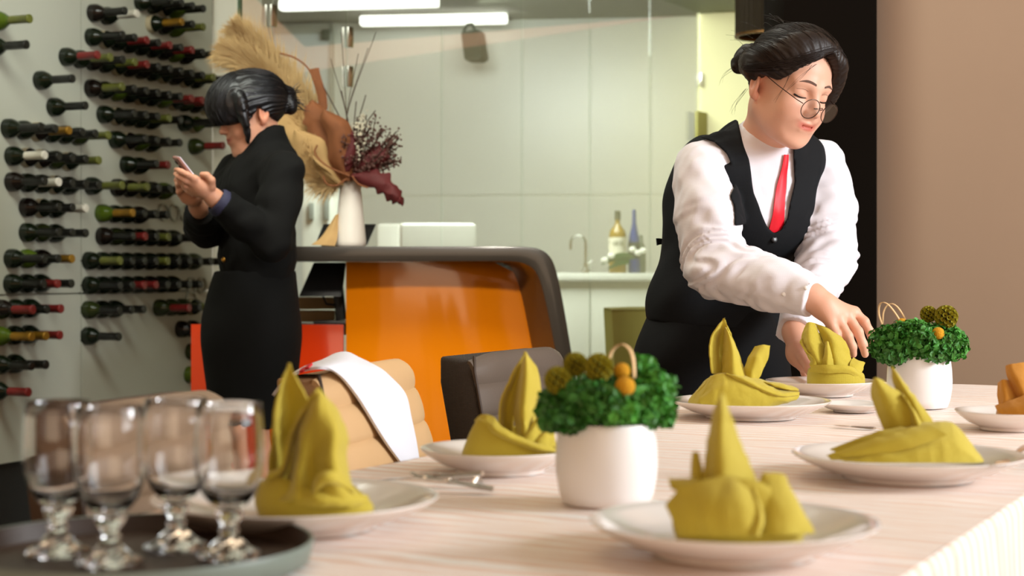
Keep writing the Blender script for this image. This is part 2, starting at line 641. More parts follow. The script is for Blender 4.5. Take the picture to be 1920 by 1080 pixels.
# ------------------------------------------------------------------ wine wall: white panels, pegs and single bottles
WA = R(23.5)
WU = np.array([math.sin(WA), math.cos(WA), 0])
WN = np.array([WU[1], -WU[0], 0])                # out of the wall
W0 = np.array([-1.62, 6.4, 0])


def wine_at(px, py=None):
    k = (px - CX) / F_PX
    t = (k * W0[1] - W0[0]) / (WU[0] - k * WU[1])
    p = W0 + WU * t
    return t, p, (None if py is None else ZC + (HY - py) / F_PX * p[1])


tE = wine_at(398)[0]
tS = wine_at(152)[0]
wl = thing('wall_left', None, None, W0)
wl['kind'] = 'structure'
for a, c in ((-4.2, tS - 1.30), (tS - 1.295, tS - 0.003), (tS + 0.003, tE)):
    for z0, z1 in ((0.28, 0.893), (0.899, 3.2)):
        A, C = W0 + WU * a, W0 + WU * c
        MB().prism([A + [0, 0, z0], C + [0, 0, z0], C + [0, 0, z1], A + [0, 0, z1]], -WN * 0.03).build('panel', m_wine_wall, wl, smooth=0)
A, C = W0 - WU * 4.2 - WN * 0.032, W0 + WU * tE - WN * 0.032
MB().prism([A, C, C + [0, 0, 3.2], A + [0, 0, 3.2]], -WN * 0.1).build('backing', mat('wine_wall_backing', (170, 172, 156), 0.6), wl, smooth=0)
A, C = W0 - WU * 4.2 - WN * 0.0315, W0 + WU * tE - WN * 0.0315
MB().prism([A, C, C + [0, 0, 0.275], A + [0, 0, 0.275]], WN * 0.012).build('plinth', m_plinth, wl, smooth=0)

m_bot = {
    'dark green': mat('dark_green_glass', (14, 22, 10), 0.14, var=0.2),
    'bright green': mat('bright_green_glass', (66, 84, 18), 0.12, var=0.3),
    'brown black': mat('brown_black_glass', (20, 14, 10), 0.14, var=0.2),
    'olive green': mat('olive_green_glass', (38, 46, 18), 0.12, var=0.25)}
m_foil = {
    'black': mat('black_foil', (18, 18, 14), 0.35), 'wine red': mat('red_foil', (112, 26, 24), 0.35), 'gold': mat('gold_foil', (150, 110, 30), 0.35, 0.5),
    'white': mat('white_foil', (205, 200, 186), 0.4), 'olive': mat('olive_foil', (92, 96, 36), 0.3)}
m_label = mat('paper_label', (170, 158, 130), 0.7)
prof = [(0, -0.03), (0.0355, -0.03), (0.0365, -0.024), (0.0365, 0.014), (0.0350, 0.026), (0.0275, 0.043), (0.0185, 0.056), (0.0148, 0.067), (0.0145, 0.074)]
fprof = [(0.0151, 0.070), (0.0155, 0.085), (0.0155, 0.148), (0.0166, 0.149), (0.0166, 0.158), (0.015, 0.160), (0, 0.160)]
lprof = [(0.0369, -0.004), (0.0369, 0.014), (0.0354, 0.026)]
AXB = [WU, np.cross(WN, WU), WN]
body_me, foil_me = {}, {}
protos = {}


def bottle(pos, glass, foil, paper, label):
    t = thing('wine_bottle', label, 'bottle', pos, 0, 'wine bottles on the white wall')
    for nm, key, prf, mm in (('bottle_glass', glass, prof, m_bot[glass]), ('foil', foil, fprof, m_foil[foil])) + ((('paper_label', 'paper', lprof, m_label),) if paper else ()):
        if (nm, key) not in protos:
            o = MB().lathe(prf, 20, (0, 0, 0), AXB).build(nm, mm, t, local=True, smooth=50)
            protos[(nm, key)] = o
        else:
            o = protos[(nm, key)].copy()
            COL.objects.link(o)
            o.parent = t
    return t


rows_r = [(256, 5, 4), (168, 25, 2), (277, 45, 3), (164, 70, 9), (116, 107, 12), (163, 166, 11), (186, 215, 5), (336, 231, 2), (208, 262, 4), (356, 275, 1),
          (229, 309, 2), (163, 349, 1), (211, 352, 5), (183, 400, 4), (184, 443, 7), (159, 489, 10), (159, 535, 8), (158, 581, 3), (291, 577, 4),
          (157, 630, 1), (332, 617, 2), (351, 659, 1), (349, 702, 1)]
rows_l = [(-14, 40, 1), (-20, 88, 1), (68, 151, 1), (93, 201, 1), (8, 241, 6), (15, 293, 5), (15, 341, 5), (42, 389, 3), (42, 436, 3), (14, 485, 3), (13, 532, 3),
          (-8, 580, 3), (-10, 630, 3), (-10, 684, 2), (-16, 733, 1)]
for side, rws in (('right', rows_r), ('left', rows_l)):
    for ri, (px, py, n) in enumerate(rws):
        t0, p, z = wine_at(px + 5, py)
        for i in range(n):
            t_ = t0 + 0.0775 * i
            if t_ > tE - 0.03:
                break
            q = W0 + WU * t_ + [0, 0, z]
            w = rnd.random()
            glass = 'dark green' if w < 0.68 else 'brown black' if w < 0.88 else 'olive green' if w < 0.95 else 'bright green'
            if i == n - 1 and px > 250 and py < 300:
                glass = 'bright green' if rnd.random() < 0.75 else 'olive green'
            w = rnd.random()
            foil = 'black' if w < 0.66 else 'wine red' if w < 0.8 else 'olive' if w < 0.9 else 'white' if w < 0.95 else 'gold'
            if side == 'left' and py > 570 and i == n - 1:
                foil = 'wine red' if py != 684 else 'black'
            if (px, py) in ((42, 389),) and i == n - 1:
                foil = 'white'
            if (px, py) == (14, 485) and i == n - 1:
                foil = 'gold'
            paper = rnd.random() < 0.12
            place = 'alone' if n == 1 else ORD[i]
            row = (ORD[ri] + ' row') if ri < 12 else ORD[len(rws) - 1 - ri] + ' lowest row'
            lab = '%s bottle, %s foil, %s in %s of %s wine-wall panel' % (glass, foil, place, row, side)
            bottle(q, glass, foil, paper, lab)
# empty peg holes (steel rings) beside some rows
rp = None
for px, py, n in ((305, 398, 3), (352, 489, 0), (362, 400, 1), (357, 535, 2), (356, 560, 1)):
    t0, p, z = wine_at(px, py)
    for i in range(n):
        q = W0 + WU * (t0 + 0.0775 * i) + [0, 0, z] + WN * 0.002
        if rp is None:
            rp = MB().lathe([(0.030, 0), (0.037, 0), (0.037, 0.008), (0.030, 0.008), (0.030, 0)], 20, (0, 0, 0), AXB).build('peg_ring', mat('peg_ring_clear', (150, 152, 136), 0.3), wl, local=True)
            o = rp
        else:
            o = rp.copy()
            COL.objects.link(o)
        o.parent = wl
        o.location = Vector(q - W0)
# ------------------------------------------------------------------ reception counter, red desk, vase of dried plants
m_shell = mat('dark_umber_counter', (48, 42, 36), 0.3, var=0.08, coat=0.3)
m_orange = mat('orange_lacquer', (240, 134, 8), 0.10, var=0.03, vscale=2, coat=0.5)
m_red = mat('red_orange_lacquer', (204, 54, 12), 0.14, var=0.04, vscale=2, coat=0.5)
outer = [(520, 462), (800, 462), (920, 462), (965, 462), (990, 463), (1012, 467), (1029, 478), (1041, 500), (1052, 545), (1062, 600), (1072, 660), (1096, 800), (1136, 1045)]
inner = [(520, 490), (800, 490), (900, 490), (940, 490), (966, 491), (986, 496), (1003, 508), (1015, 535), (1026, 580), (1034, 620), (1042, 662), (1067, 800), (1108, 1045)]
D0 = 5.5
e = np.array([-0.17, 0.53, 0])
o_ = [P(x, y, D0) for x, y in outer]
i_ = [P(x, y, D0) for x, y in inner]
rc = thing('reception_counter', 'curved reception counter with dark umber waterfall shell and glossy orange front', 'counter', (o_[6][0] - 0.5, 5.75, 0))
so = spline(np.array(o_), 4)
si = spline(np.array(i_), 4)
n = len(so)
vs = np.concatenate([so, si, so + e, si + e])
fs = []
for k in range(n - 1):
    fs += [(k, k + 1, n + k + 1, n + k), (2 * n + k, 3 * n + k, 3 * n + k + 1, 2 * n + k + 1),
           (k, 2 * n + k, 2 * n + k + 1, k + 1), (n + k, n + k + 1, 3 * n + k + 1, 3 * n + k)]
fs += [(0, n, 3 * n, 2 * n), (n - 1, 3 * n - 1, 4 * n - 1, 2 * n - 1)]
MB().add(vs, fs).build('shell', m_shell, rc, bevel=0.004)
# orange front, bowed, set back inside the shell
back = si + e * 0.42
zz = np.linspace(0.0, 1.0, 21)
inner_px = spline(np.array([[x, y, 0] for x, y in inner], float), 4)
rows = []
top_z = i_[0][2] - 0.001
xl = P(648, 600, D0 + 0.2)[0]
for a in np.linspace(0, 1, 26):
    z = top_z * (1 - a) + 0.01 * a
    # right limit on the shell's inner face at this height
    xr = np.interp(-z, -back[16:, 2], back[16:, 0])
    if a == 0:
        xr = back[16, 0] - 0.01
    row = []
    for s_ in np.linspace(0, 1, 25):
        x = xl + (xr - 0.004 - xl) * s_
        y = back[0, 1] + 0.03 - 0.045 * math.sin(math.pi * (0.10 + 0.75 * s_)) + 0.02 * s_
        row.append((x, y, z))
    rows.append(row)
MB().sheet(np.array(rows), 1, 0.02).build('orange_front', m_orange, rc, smooth=50)
MB().box((xl + 0.012, back[0, 1] + 0.19, top_z / 2), (0.02, 0.36, top_z - 0.01)).build('side_panel', m_shell, rc, smooth=0)

# low red desk on the left of the counter
zt = ZC + (HY - 608) / F_PX * 5.75
rd = thing('reception_desk', 'low glossy red orange desk reaching left behind the woman in black', 'desk', (P(500, 700, 5.9)[0], 6.0, 0))
A, C = P(358, 700, 5.75), P(644, 700, 5.72)
A[2] = C[2] = 0
MB().prism([A + [0, 0, 0.02], C + [0, 0, 0.02], C + [0, 0, zt], A + [0, 0, zt]], (0, 0.02, 0)).build('front_panel', m_red, rd, bevel=0.002)
MB().prism([A + [0, 0.021, zt - 0.04], C + [0, 0.021, zt - 0.04], C + [0, 0.45, zt - 0.04], A + [0, 0.45, zt - 0.04]], (0, 0, 0.035)).build('desk_top', m_shell, rd, bevel=0.002)
MB().prism([A + [0, 0.021, 0.02], A + [0, 0.45, 0.02], A + [0, 0.45, zt - 0.042], A + [0, 0.021, zt - 0.042]], (0.02, 0, 0)).build('side_panel', m_red, rd, smooth=0)
zd = zt - 0.004

# monitor on the desk under the counter, keyboard tray, tan files
mo = thing('desk_monitor', 'dark monitor leaning on a stand under the counter top', 'monitor', (P(610, 600, 5.85)[0], 5.85, zd))
pts = [P(588, 492, 5.80), P(648, 492, 5.80), P(640, 556, 5.74), P(560, 556, 5.74)]
MB().prism(pts, (0, 0.03, 0.0)).build('screen', m_black, mo, bevel=0.005)
MB().tube([P(634, 540, 5.86), P(640, 600, 5.86)], 0.02, 10).build('stand', m_black, mo)
cc = P(622, 605, 5.86)
cc[2] = zd + 0.008
MB().box(cc, (0.12, 0.14, 0.012)).build('base', m_black, mo, bevel=0.003)
MB().tube([P(606, 556, 5.82), P(612, 570, 5.84), P(628, 572, 5.85), P(634, 584, 5.86)], 0.004, 6).build('cable', m_black, mo)
tn = mat('tan_leather', (138, 108, 66), 0.55)
for k_, (y0, y1) in enumerate(((555, 578), (580, 602))):
    c0, c1 = P(552, y1, 6.02), P(628, y0, 6.02)
    bx = MB().box(((c0[0] + c1[0]) / 2, 6.05, (c0[2] + c1[2]) / 2 - 0.004), (c1[0] - c0[0], 0.09, c1[2] - c0[2] - 0.001)).build('document_box', tn, bevel=0.006)
    tag(bx, ('upper' if k_ == 0 else 'lower') + ' tan box of a stack of two on the red desk', 'box')

# tablet stand behind the vase
zc_ = o_[0][2]
tb = thing('counter_screen', 'dark tilted screen behind the white vase on the counter', 'screen', (P(650, 460, 5.92)[0], 5.92, zc_))
MB().prism([P(590, 460, 5.90), P(688, 460, 5.90), P(705, 421, 5.95), P(606, 421, 5.95)], (0, 0.015, 0.003)).build('display', m_black, tb, bevel=0.003)
q = P(640, 455, 5.97)
MB().box((q[0], 5.965, zc_ + 0.006), (0.14, 0.08, 0.01)).build('foot', m_black, tb, bevel=0.002)

# vase
vc = P(657, 462, 5.68)
vc[2] = zc_ + 0.0005
va = thing('vase', 'tall white tapered ceramic vase of dried pampas and leaves on the counter', 'vase', vc)
m_vase = mat('matt_white_ceramic', (226, 218, 208), 0.45, var=0.02)
k = 5.68 / 3000
MB().lathe([(0, 0), (0.050, 0), (0.055, 0.006), (0.056, 0.02), (0.052, 0.06), (0.046, 0.12), (0.041, 0.18), (0.037, 0.225), (0.0365, 0.24), (0.033, 0.24), (0.034, 0.2), (0.03, 0.1), (0, 0.05)], 40, vc).build('vase_body', m_vase, va, smooth=60)
VD = 5.68


def vp(x, y, dd=0.0):
    return P(x, y, VD + dd)


m_pampas = mat('pampas_plume', (196, 166, 116), 0.9, var=0.15, vscale=30)
m_palm = mat('dried_palm_tan', (186, 150, 98), 0.85, var=0.15, vscale=20)
m_rust = mat('dried_rust_leaf', (130, 78, 44), 0.8, var=0.25, vscale=25)
m_burg = mat('burgundy_leaf', (84, 22, 22), 0.7, var=0.3, vscale=25)
m_twig = mat('dark_twig', (66, 44, 34), 0.8)
m_cream2 = mat('cream_filler', (216, 208, 184), 0.9)


def plume(name, pts, w, nh, m, seed, hl=0.10, dr=0.02):
    """Feather-grass plume: thousands of slender hairs along a stem."""
    r_ = random.Random(seed)
    pts = spline(np.array(pts), 10)
    b = MB()
    b.tube(pts, 0.003, 5)
    np_ = len(pts)
    for i in range(nh):
        f = r_.random() ** 0.8
        k0 = f * (np_ - 2)
        j = int(k0)
        p = pts[j] + (pts[j + 1] - pts[j]) * (k0 - j)
        t = pts[j + 1] - pts[j]
        t /= np.linalg.norm(t)
        side = np.array([r_.gauss(0, 1), r_.gauss(0, 1), r_.gauss(0, 1)])
        side -= t * np.dot(side, t)
        side /= np.linalg.norm(side) + 1e-9
        env = math.sin(math.pi * min(1, 0.12 + 0.8 * f)) ** 0.6
        L = hl * (0.55 + 0.6 * r_.random()) * env
        d1 = t * 0.8 + side * w * (0.4 + 0.8 * r_.random())
        q1 = p + d1 * L * 0.5
        q2 = p + d1 * L + np.array([0, 0, -dr * r_.random()])
        wd = np.cross(d1, (0.2, 1, 0.1))
        wd = wd / (np.linalg.norm(wd) + 1e-9) * 0.0018
        b.add([p - wd, p + wd, q1 + wd * 0.9, q1 - wd * 0.9, q2], [(0, 1, 2, 3), (3, 2, 4)])
    o = b.build(name, m, va, smooth=180)
    o['kind'] = 'stuff'
    return o


plume('pampas_plume', [vp(640, 345, 0.02), vp(600, 260, 0.10), vp(545, 165, 0.16), vp(490, 105, 0.16), vp(440, 52, 0.14)], 0.62, 4200, m_pampas, 1, 0.17)
plume('pampas_plume', [vp(640, 345, 0.02), vp(590, 270, 0.08), vp(530, 180, 0.10), vp(475, 125, 0.10), vp(418, 95, 0.10)], 0.62, 4200, m_pampas, 2, 0.16)
plume('pampas_plume', [vp(645, 345), vp(596, 290, 0.02), vp(560, 220, 0.03), vp(540, 190, 0.04)], 0.5, 1500, m_palm, 3, 0.11)
plume('pampas_plume', [vp(645, 345), vp(610, 345, -0.03), vp(588, 310, -0.04), vp(575, 260, -0.05)], 0.55, 1500, m_pampas, 4, 0.10, 0.05)
# broad dried leaves: each a bent sheet of its own


def leaf(name, ctr, m, bend=0.02, t=0.0015, jag=0.0):
    """ctr rows: (x_left, y_left, x_right, y_right, dd)."""
    g = []
    for xl_, yl_, xr_, yr_, dd in ctr:
        a, c = vp(xl_, yl_, dd), vp(xr_, yr_, dd)
        mid = (a + c) / 2 + np.array([0, -bend, 0])
        g.append([a, (a + mid) / 2 + np.array([0, -bend * 0.3, 0]), mid, (c + mid) / 2 + np.array([0, -bend * 0.3, 0]), c])
    g = np.array(g)
    if jag:
        rj = np.random.RandomState(len(name) + int(ctr[1][0]))
        g = spline(g, 4)
        for e_, o_e in ((0, 2), (-1, 2)):
            w_ = g[:, 2] - g[:, e_]
            g[:, e_] += w_ * rj.uniform(-jag, jag, (len(g), 1))
        g[:, 2] += rj.normal(0, 0.003, (len(g), 3))
    return MB().sheet(g, 3, t).build(name, m, va, smooth=60)


leaf('dried_palm_leaf', [(640, 345, 652, 345, 0), (560, 290, 620, 300, 0.0), (515, 250, 590, 230, 0.02), (500, 210, 560, 180, 0.04), (470, 150, 520, 150, 0.06), (440, 128, 446, 130, 0.08)], m_palm)
leaf('dried_palm_leaf', [(632, 350, 648, 345, -0.02), (575, 340, 622, 300, -0.04), (556, 300, 610, 265, -0.05), (548, 265, 580, 250, -0.05), (552, 245, 556, 244, -0.05)], m_palm)
leaf('rust_leaf', [(640, 345, 655, 342, -0.02), (598, 300, 640, 270, -0.03), (574, 240, 625, 225, -0.03), (570, 205, 610, 205, -0.02), (585, 188, 590, 190, 0)], m_rust, 0.02, 0.0015, 0.2)
leaf('rust_leaf', [(648, 340, 660, 340, -0.05), (620, 300, 668, 280, -0.07), (615, 255, 655, 232, -0.08), (600, 225, 630, 215, -0.07), (606, 205, 612, 207, -0.06)], m_rust, 0.03)
leaf('rust_leaf', [(598, 210, 614, 205, 0.02), (595, 180, 612, 177, 0.02), (586, 150, 602, 146, 0.02), (580, 130, 598, 127, 0.02)], m_rust, 0.004)
leaf('burgundy_leaf', [(655, 335, 662, 325, -0.06), (684, 350, 706, 318, -0.08), (715, 368, 735, 335, -0.09), (738, 380, 752, 360, -0.09), (755, 387, 757, 384, -0.09)], m_burg, 0.02, 0.0015, 0.45)
leaf('burgundy_leaf', [(652, 325, 658, 318, -0.04), (680, 325, 690, 285, -0.05), (705, 318, 715, 275, -0.05), (722, 305, 728, 285, -0.05), (731, 296, 732, 294, -0.05)], m_burg, 0.02, 0.0015, 0.45)
leaf('burgundy_leaf', [(648, 335, 655, 330, -0.06), (640, 310, 668, 300, -0.08), (640, 285, 672, 270, -0.08), (650, 258, 668, 255, -0.07), (660, 246, 662, 246, -0.07)], m_burg, 0.02, 0.0015, 0.45)
leaf('dried_palm_leaf', [(640, 345, 648, 350, -0.05), (615, 320, 640, 345, -0.07), (595, 300, 625, 330, -0.08), (586, 290, 600, 315, -0.08), (584, 288, 586, 292, -0.08)], m_palm)
# curling pods under the leaves
b = MB()
for pts in ([(655, 330), (620, 315), (600, 300), (590, 285), (595, 272)], [(650, 335), (630, 348), (612, 344), (606, 330)], [(660, 330), (672, 345), (690, 352)],
            [(590, 150), (575, 125), (552, 108), (525, 100)]):
    b.tube(spline(np.array([vp(x, y, -0.09) for x, y in pts]), 6), 0.0035, 6)
b.build('vine', m_rust, va)
# berry sprays on the right
r_ = random.Random(5)
tw, be, cr = MB(), MB(), MB()
for k_ in range(80):
    tx, ty = 640 + r_.random() * 110, 215 + r_.random() * 95
    if tx > 715:
        ty = 240 + r_.random() * 70
    ty = max(ty, 178 + abs(tx - 680) * 0.7) if r_.random() < 0.5 else ty
    mid = vp(655 + (tx - 655) * 0.55 + r_.uniform(-8, 8), 335 + (ty - 335) * 0.5, -0.04 + r_.uniform(-0.05, 0.06))
    end = vp(tx, ty, -0.04 + r_.uniform(-0.09, 0.09))
    line = spline(np.array([vp(655, 335, -0.02), mid, end]), 6)
    tw.tube(line, [0.0022] * len(line), 4)
    for j in range(22):
        p = line[r_.randrange(5, len(line))] + np.array([r_.uniform(-1, 1), r_.uniform(-1, 1), r_.uniform(-1, 1)]) * 0.014
        (cr if (tx < 690 and ty < 245) else be).ball(p, r_.uniform(0.0025, 0.005), 6, 4)
for x, y in ((686, 178), (704, 207), (668, 190), (640, 170), (600, 150)):
    tw.tube(spline(np.array([vp(655, 330), vp(660, 270, 0.01), vp(x, y, 0.02)]), 6), 0.002, 4)
for x, y in ((705, 60), (690, 90), (640, 60), (620, 110), (672, 100)):
    tw.tube(spline(np.array([vp(655, 330), vp(650, 220, 0.03), vp(x, y, 0.05)]), 8), [0.0012] * 17, 4)
tag(tw.build('twigs', m_twig, va), kind='stuff')
tag(be.build('berries', mat('dark_berries', (92, 56, 46), 0.6, var=0.4, vscale=60), va), kind='stuff')
tag(cr.build('cream_buds', m_cream2, va), kind='stuff')
# tan leaf hanging down the left side of the vase
hl = []
for xl_, yl_, xr_, yr_, dd in ((628, 405, 636, 400, -0.02), (616, 425, 634, 425, -0.03), (602, 445, 632, 448, -0.05), (584, 459, 628, 461, -0.06)):
    hl.append([vp(xl_, yl_, dd), (vp(xl_, yl_, dd) + vp(xr_, yr_, dd)) / 2 + [0, -0.012, 0], vp(xr_, yr_, dd)])
MB().sheet(np.array(hl), 4, 0.002).build('hanging_leaf', m_palm, va, smooth=60)

# ------------------------------------------------------------------ back room: bar counter, bottles, tap, chairs
m_cab = mat('white_cabinet', (222, 221, 208), 0.35, var=0.02)
m_top = mat('white_worktop', (232, 231, 220), 0.25, var=0.02)
bz = ZC - (512 - HY) / F_PX * 9.5
cb = thing('bar_cabinet', 'white bar cabinet with worktop behind the glass carrying the bottles', 'cabinet', P(1150, 700, 9.9) * [1, 1, 0])
for a, c in ((1000, 1107), (1107, 1232), (1232, 1305)):
    A, C = P(a, 0, 9.45), P(c, 0, 9.45)
    MB().box(((A[0] + C[0]) / 2, 9.47, bz / 2 - 0.02), (C[0] - A[0] - 0.006, 0.02, bz - 0.06)).build('door', m_cab, cb, bevel=0.003)
A, C = P(990, 0, 9.45), P(1300, 0, 9.45)
MB().box(((A[0] + C[0]) / 2, 9.76, bz / 2 - 0.02), (C[0] - A[0], 0.55, bz - 0.06)).build('body', m_cab, cb, smooth=0)
MB().box(((A[0] + C[0]) / 2, 9.74, bz - 0.02), (C[0] - A[0] + 0.04, 0.64, 0.04)).build('worktop', m_top, cb, bevel=0.004)


def back_bottle(name, px, ytop, rad, d, prof, label, mg, cat='bottle', extra=None):
    c = P(px, 0, d)
    c[2] = bz + 0.0005
    H = ZC + (HY - ytop) / F_PX * d - bz
    t = thing(name, label, cat, c)
    MB().lathe([(r * rad, z * H) for r, z in prof], 24, c).build('bottle_glass', mg, t, smooth=50)
    return t, c, H


t, c, H = back_bottle('spirit_bottle', 1158, 395, 0.052, 9.55, [(0, 0), (0.95, 0), (1, 0.02), (1, 0.60), (0.85, 0.68), (0.4, 0.76), (0.28, 0.80), (0.28, 0.86)],
                      'tall amber spirit bottle with cream label on the white bar', mat('amber_spirit', (138, 108, 22), 0.15))
MB().lathe([(0.0165, H * 0.855), (0.018, H * 0.86), (0.018, H * 0.99), (0, H)], 16, c).build('cap', mat('dark_cap', (58, 56, 40), 0.5), t)
MB().lathe([(0.0535, H * 0.30), (0.0535, H * 0.57)], 24, c).build('bottle_label', mat('cream_label', (214, 208, 186), 0.6), t)
b = MB()
for i in range(4):
    x0 = c[0] - 0.026 + i * 0.016
    b.box((x0, c[1] - 0.0525, c[2] + H * 0.475), (0.008 if i % 2 else 0.004, 0.003, 0.028))
b.build('label_print', mat('label_ink', (90, 84, 60), 0.7), t, smooth=0)
t, c, H = back_bottle('blue_bottle', 1189, 392, 0.036, 9.6, [(0, 0), (0.95, 0), (1, 0.02), (1, 0.46), (0.85, 0.56), (0.5, 0.70), (0.33, 0.8), (0.3, 0.98), (0, 1)],
                      'slim cobalt blue bottle beside the amber bottle', mat('cobalt_glass', (10, 40, 118), 0.15))
MB().lathe([(0.037, H * 0.22), (0.037, H * 0.48)], 24, c).build('bottle_label', mat('navy_label', (20, 26, 42), 0.5), t)
t, c, H = back_bottle('dark_bottle', 1202, 440, 0.03, 9.75, [(0, 0), (0.95, 0), (1, 0.02), (1, 0.6), (0.4, 0.8), (0.35, 0.98), (0, 1)],
                      'short grey bottle behind the cobalt blue bottle', mat('grey_glass', (92, 100, 92), 0.15))
# wine goblet row / leaf garnish in front of the bottles
gp = thing('orchid_sprig', 'white orchid blooms with dark green leaves lying before the bottles', 'flower', P(1160, 505, 9.5) * [1, 1, 0] + [0, 0, bz])
for (pts) in ([(1128, 496), (1150, 484), (1175, 480), (1190, 484)], [(1140, 504), (1160, 492), (1180, 488)]):
    row = np.array([P(x, y, 9.48) for x, y in pts])
    rr = np.array([[p + [0, 0, w] for w in (-0.02 * f, 0.0, 0.02 * f)] for p, f in zip(row, (0.2, 1, 1, 0.3))])
    MB().sheet(rr, 4, 0.003).build('leaf', mat('dark_leaf', (46, 78, 34), 0.5), gp)
for x, y in ((1134, 488), (1146, 480), (1186, 468), (1196, 474), (1206, 470)):
    MB().ball(P(x, y, 9.46), 0.022, 10, 6, (1, 0.5, 0.8)).build('bloom', mat('white_bloom', (230, 228, 214), 0.7), gp)
# tap
fc = P(1098, 0, 9.62)
fc[2] = bz
fa = thing('bar_tap', 'slim chrome gooseneck tap on the white bar', 'tap', fc)
k = 9.62 / 3000
path = [fc + np.array([0, 0, z]) for z in (0, 0.1, 0.18)] + [fc + np.array([-0.045 + 0.045 * math.cos(a), 0, 0.18 + 0.045 * math.sin(a)]) for a in np.linspace(0.3, math.pi, 8)] + [fc + np.array([-0.09, 0, 0.14])]
MB().tube(path, 0.008, 10).build('spout', m_steel, fa)
MB().lathe([(0.022, 0), (0.022, 0.02), (0.013, 0.03), (0.013, 0.06), (0, 0.06)], 16, fc).build('base', m_steel, fa)
MB().tube([fc + np.array([0.01, 0, 0.05]), fc + np.array([0.04, 0, 0.075])], 0.005, 8).build('lever', m_steel, fa)

# white high-backed office chairs in the back room
m_wch = mat('white_chair_leather', (232, 230, 218), 0.4, var=0.02)


def office_chair(px0, px1, ytop, d, rz, label):
    w = (px1 - px0) * d / F_PX
    base = P((px0 + px1) / 2, 0, d) * [1, 1, 0]
    zt_ = ZC + (HY - ytop) / F_PX * d
    t = thing('office_chair', label, 'chair', base, rz, 'white chairs of the back room')
    MB().box((0, 0.03, (zt_ + 0.55) / 2), (w, 0.06, zt_ - 0.55)).build('backrest', m_wch, t, bevel=0.025, seg=3, local=True)
    MB().box((0, -0.22, 0.5), (w * 1.05, 0.46, 0.09)).build('seat', m_wch, t, bevel=0.03, seg=3, local=True)
    MB().tube([(0, -0.2, 0.46), (0, -0.2, 0.08)], 0.03, 10).build('gas_column', m_steel, t, local=True)
    b = MB()
    for i in range(5):
        a = 2 * math.pi * i / 5
        b.tube([(0, -0.2, 0.1), (0.26 * math.cos(a), -0.2 + 0.26 * math.sin(a), 0.045)], 0.02, 8)
    b.build('star_base', m_steel, t, local=True)
    b = MB()
    for s_ in (-1, 1):
        b.tube([(s_ * w * 0.52, 0.02, 0.62), (s_ * w * 0.55, -0.05, 0.72), (s_ * w * 0.55, -0.3, 0.72), (s_ * w * 0.5, -0.34, 0.52)], 0.014, 8)
    b.build('armrest', m_steel, t, local=True)
    return t


office_chair(750, 893, 418, 8.8, R(4), 'white high-backed office chair seen square on above the counter')
office_chair(703, 750, 419, 10.5, R(-20), 'white high-backed office chair turned aside, right of the vase')
# pale cabinet with two grey handles behind the glass, left of the vase
pc = thing('storage_cabinet', 'pale tall cabinet with two grey slot handles, left of the vase', 'cabinet', P(595, 0, 9.4) * [1, 1, 0])
A, C = P(566, 0, 9.2), P(628, 0, 9.2)
zt_ = ZC + (HY - 345) / F_PX * 9.2
MB().box(((A[0] + C[0]) / 2, 9.45, zt_ / 2), (C[0] - A[0], 0.45, zt_)).build('body', m_cab, pc, bevel=0.005)
for x, y0, y1 in ((583, 380, 412), (612, 366, 412)):
    a, c = P(x, y1, 9.2), P(x, y0, 9.2)
    MB().box((a[0], 9.215, (a[2] + c[2]) / 2), (0.03, 0.03, c[2] - a[2])).build('handle', mat('grey_handle', (140, 146, 138), 0.5), pc, bevel=0.004)

# olive chair at the end of the bar, in front of the glass
m_olive = mat('olive_felt', (150, 142, 74), 0.85, var=0.06, bump=0.1, bscale=300)
oc = thing('lounge_chair', 'olive green upholstered chair in front of the white bar cabinet', 'chair', P(1190, 0, 7.3) * [1, 1, 0])
bo = P(1190, 0, 7.2)[0]
w = (1262 - 1135) * 7.1 / F_PX
zt_ = ZC + (HY - 578) / F_PX * 7.1
rows = []
for f, z in ((1.0, zt_), (1.0, zt_ - 0.03), (0.97, 0.65), (0.92, 0.5), (0.9, 0.42)):
    rows.append([(bo + 0.02 + w * f * (s_ - 0.5), 7.1 - 0.10 * (2 * s_ - 1) ** 2 + (0.05 if z > 0.7 else 0.0), z) for s_ in np.linspace(0, 1, 7)])
MB().sheet(np.array(rows), 4, 0.045).build('backrest', m_olive, oc, smooth=60)
MB().box((bo + 0.02, 6.9, 0.42), (w * 0.95, 0.42, 0.09)).build('seat', m_olive, oc, bevel=0.03, seg=3)
for sx in (-1, 1):
    for y in (6.74, 7.06):
        MB().tube([(bo + 0.02 + sx * w * 0.36, y, 0.38), (bo + 0.02 + sx * w * 0.42, y + (0.03 if y > 6.9 else -0.03), 0)], [0.018, 0.011], 8).build('leg', m_black, oc)
# ------------------------------------------------------------------ dining table, cloth, crockery
TZ = 0.75
VL, VR, U0, U1 = -1.062, -0.319, 0.35, 3.385


def uv(u, v, z=TZ):
    return U3 * u + V3 * v + np.array([0, 0, z])


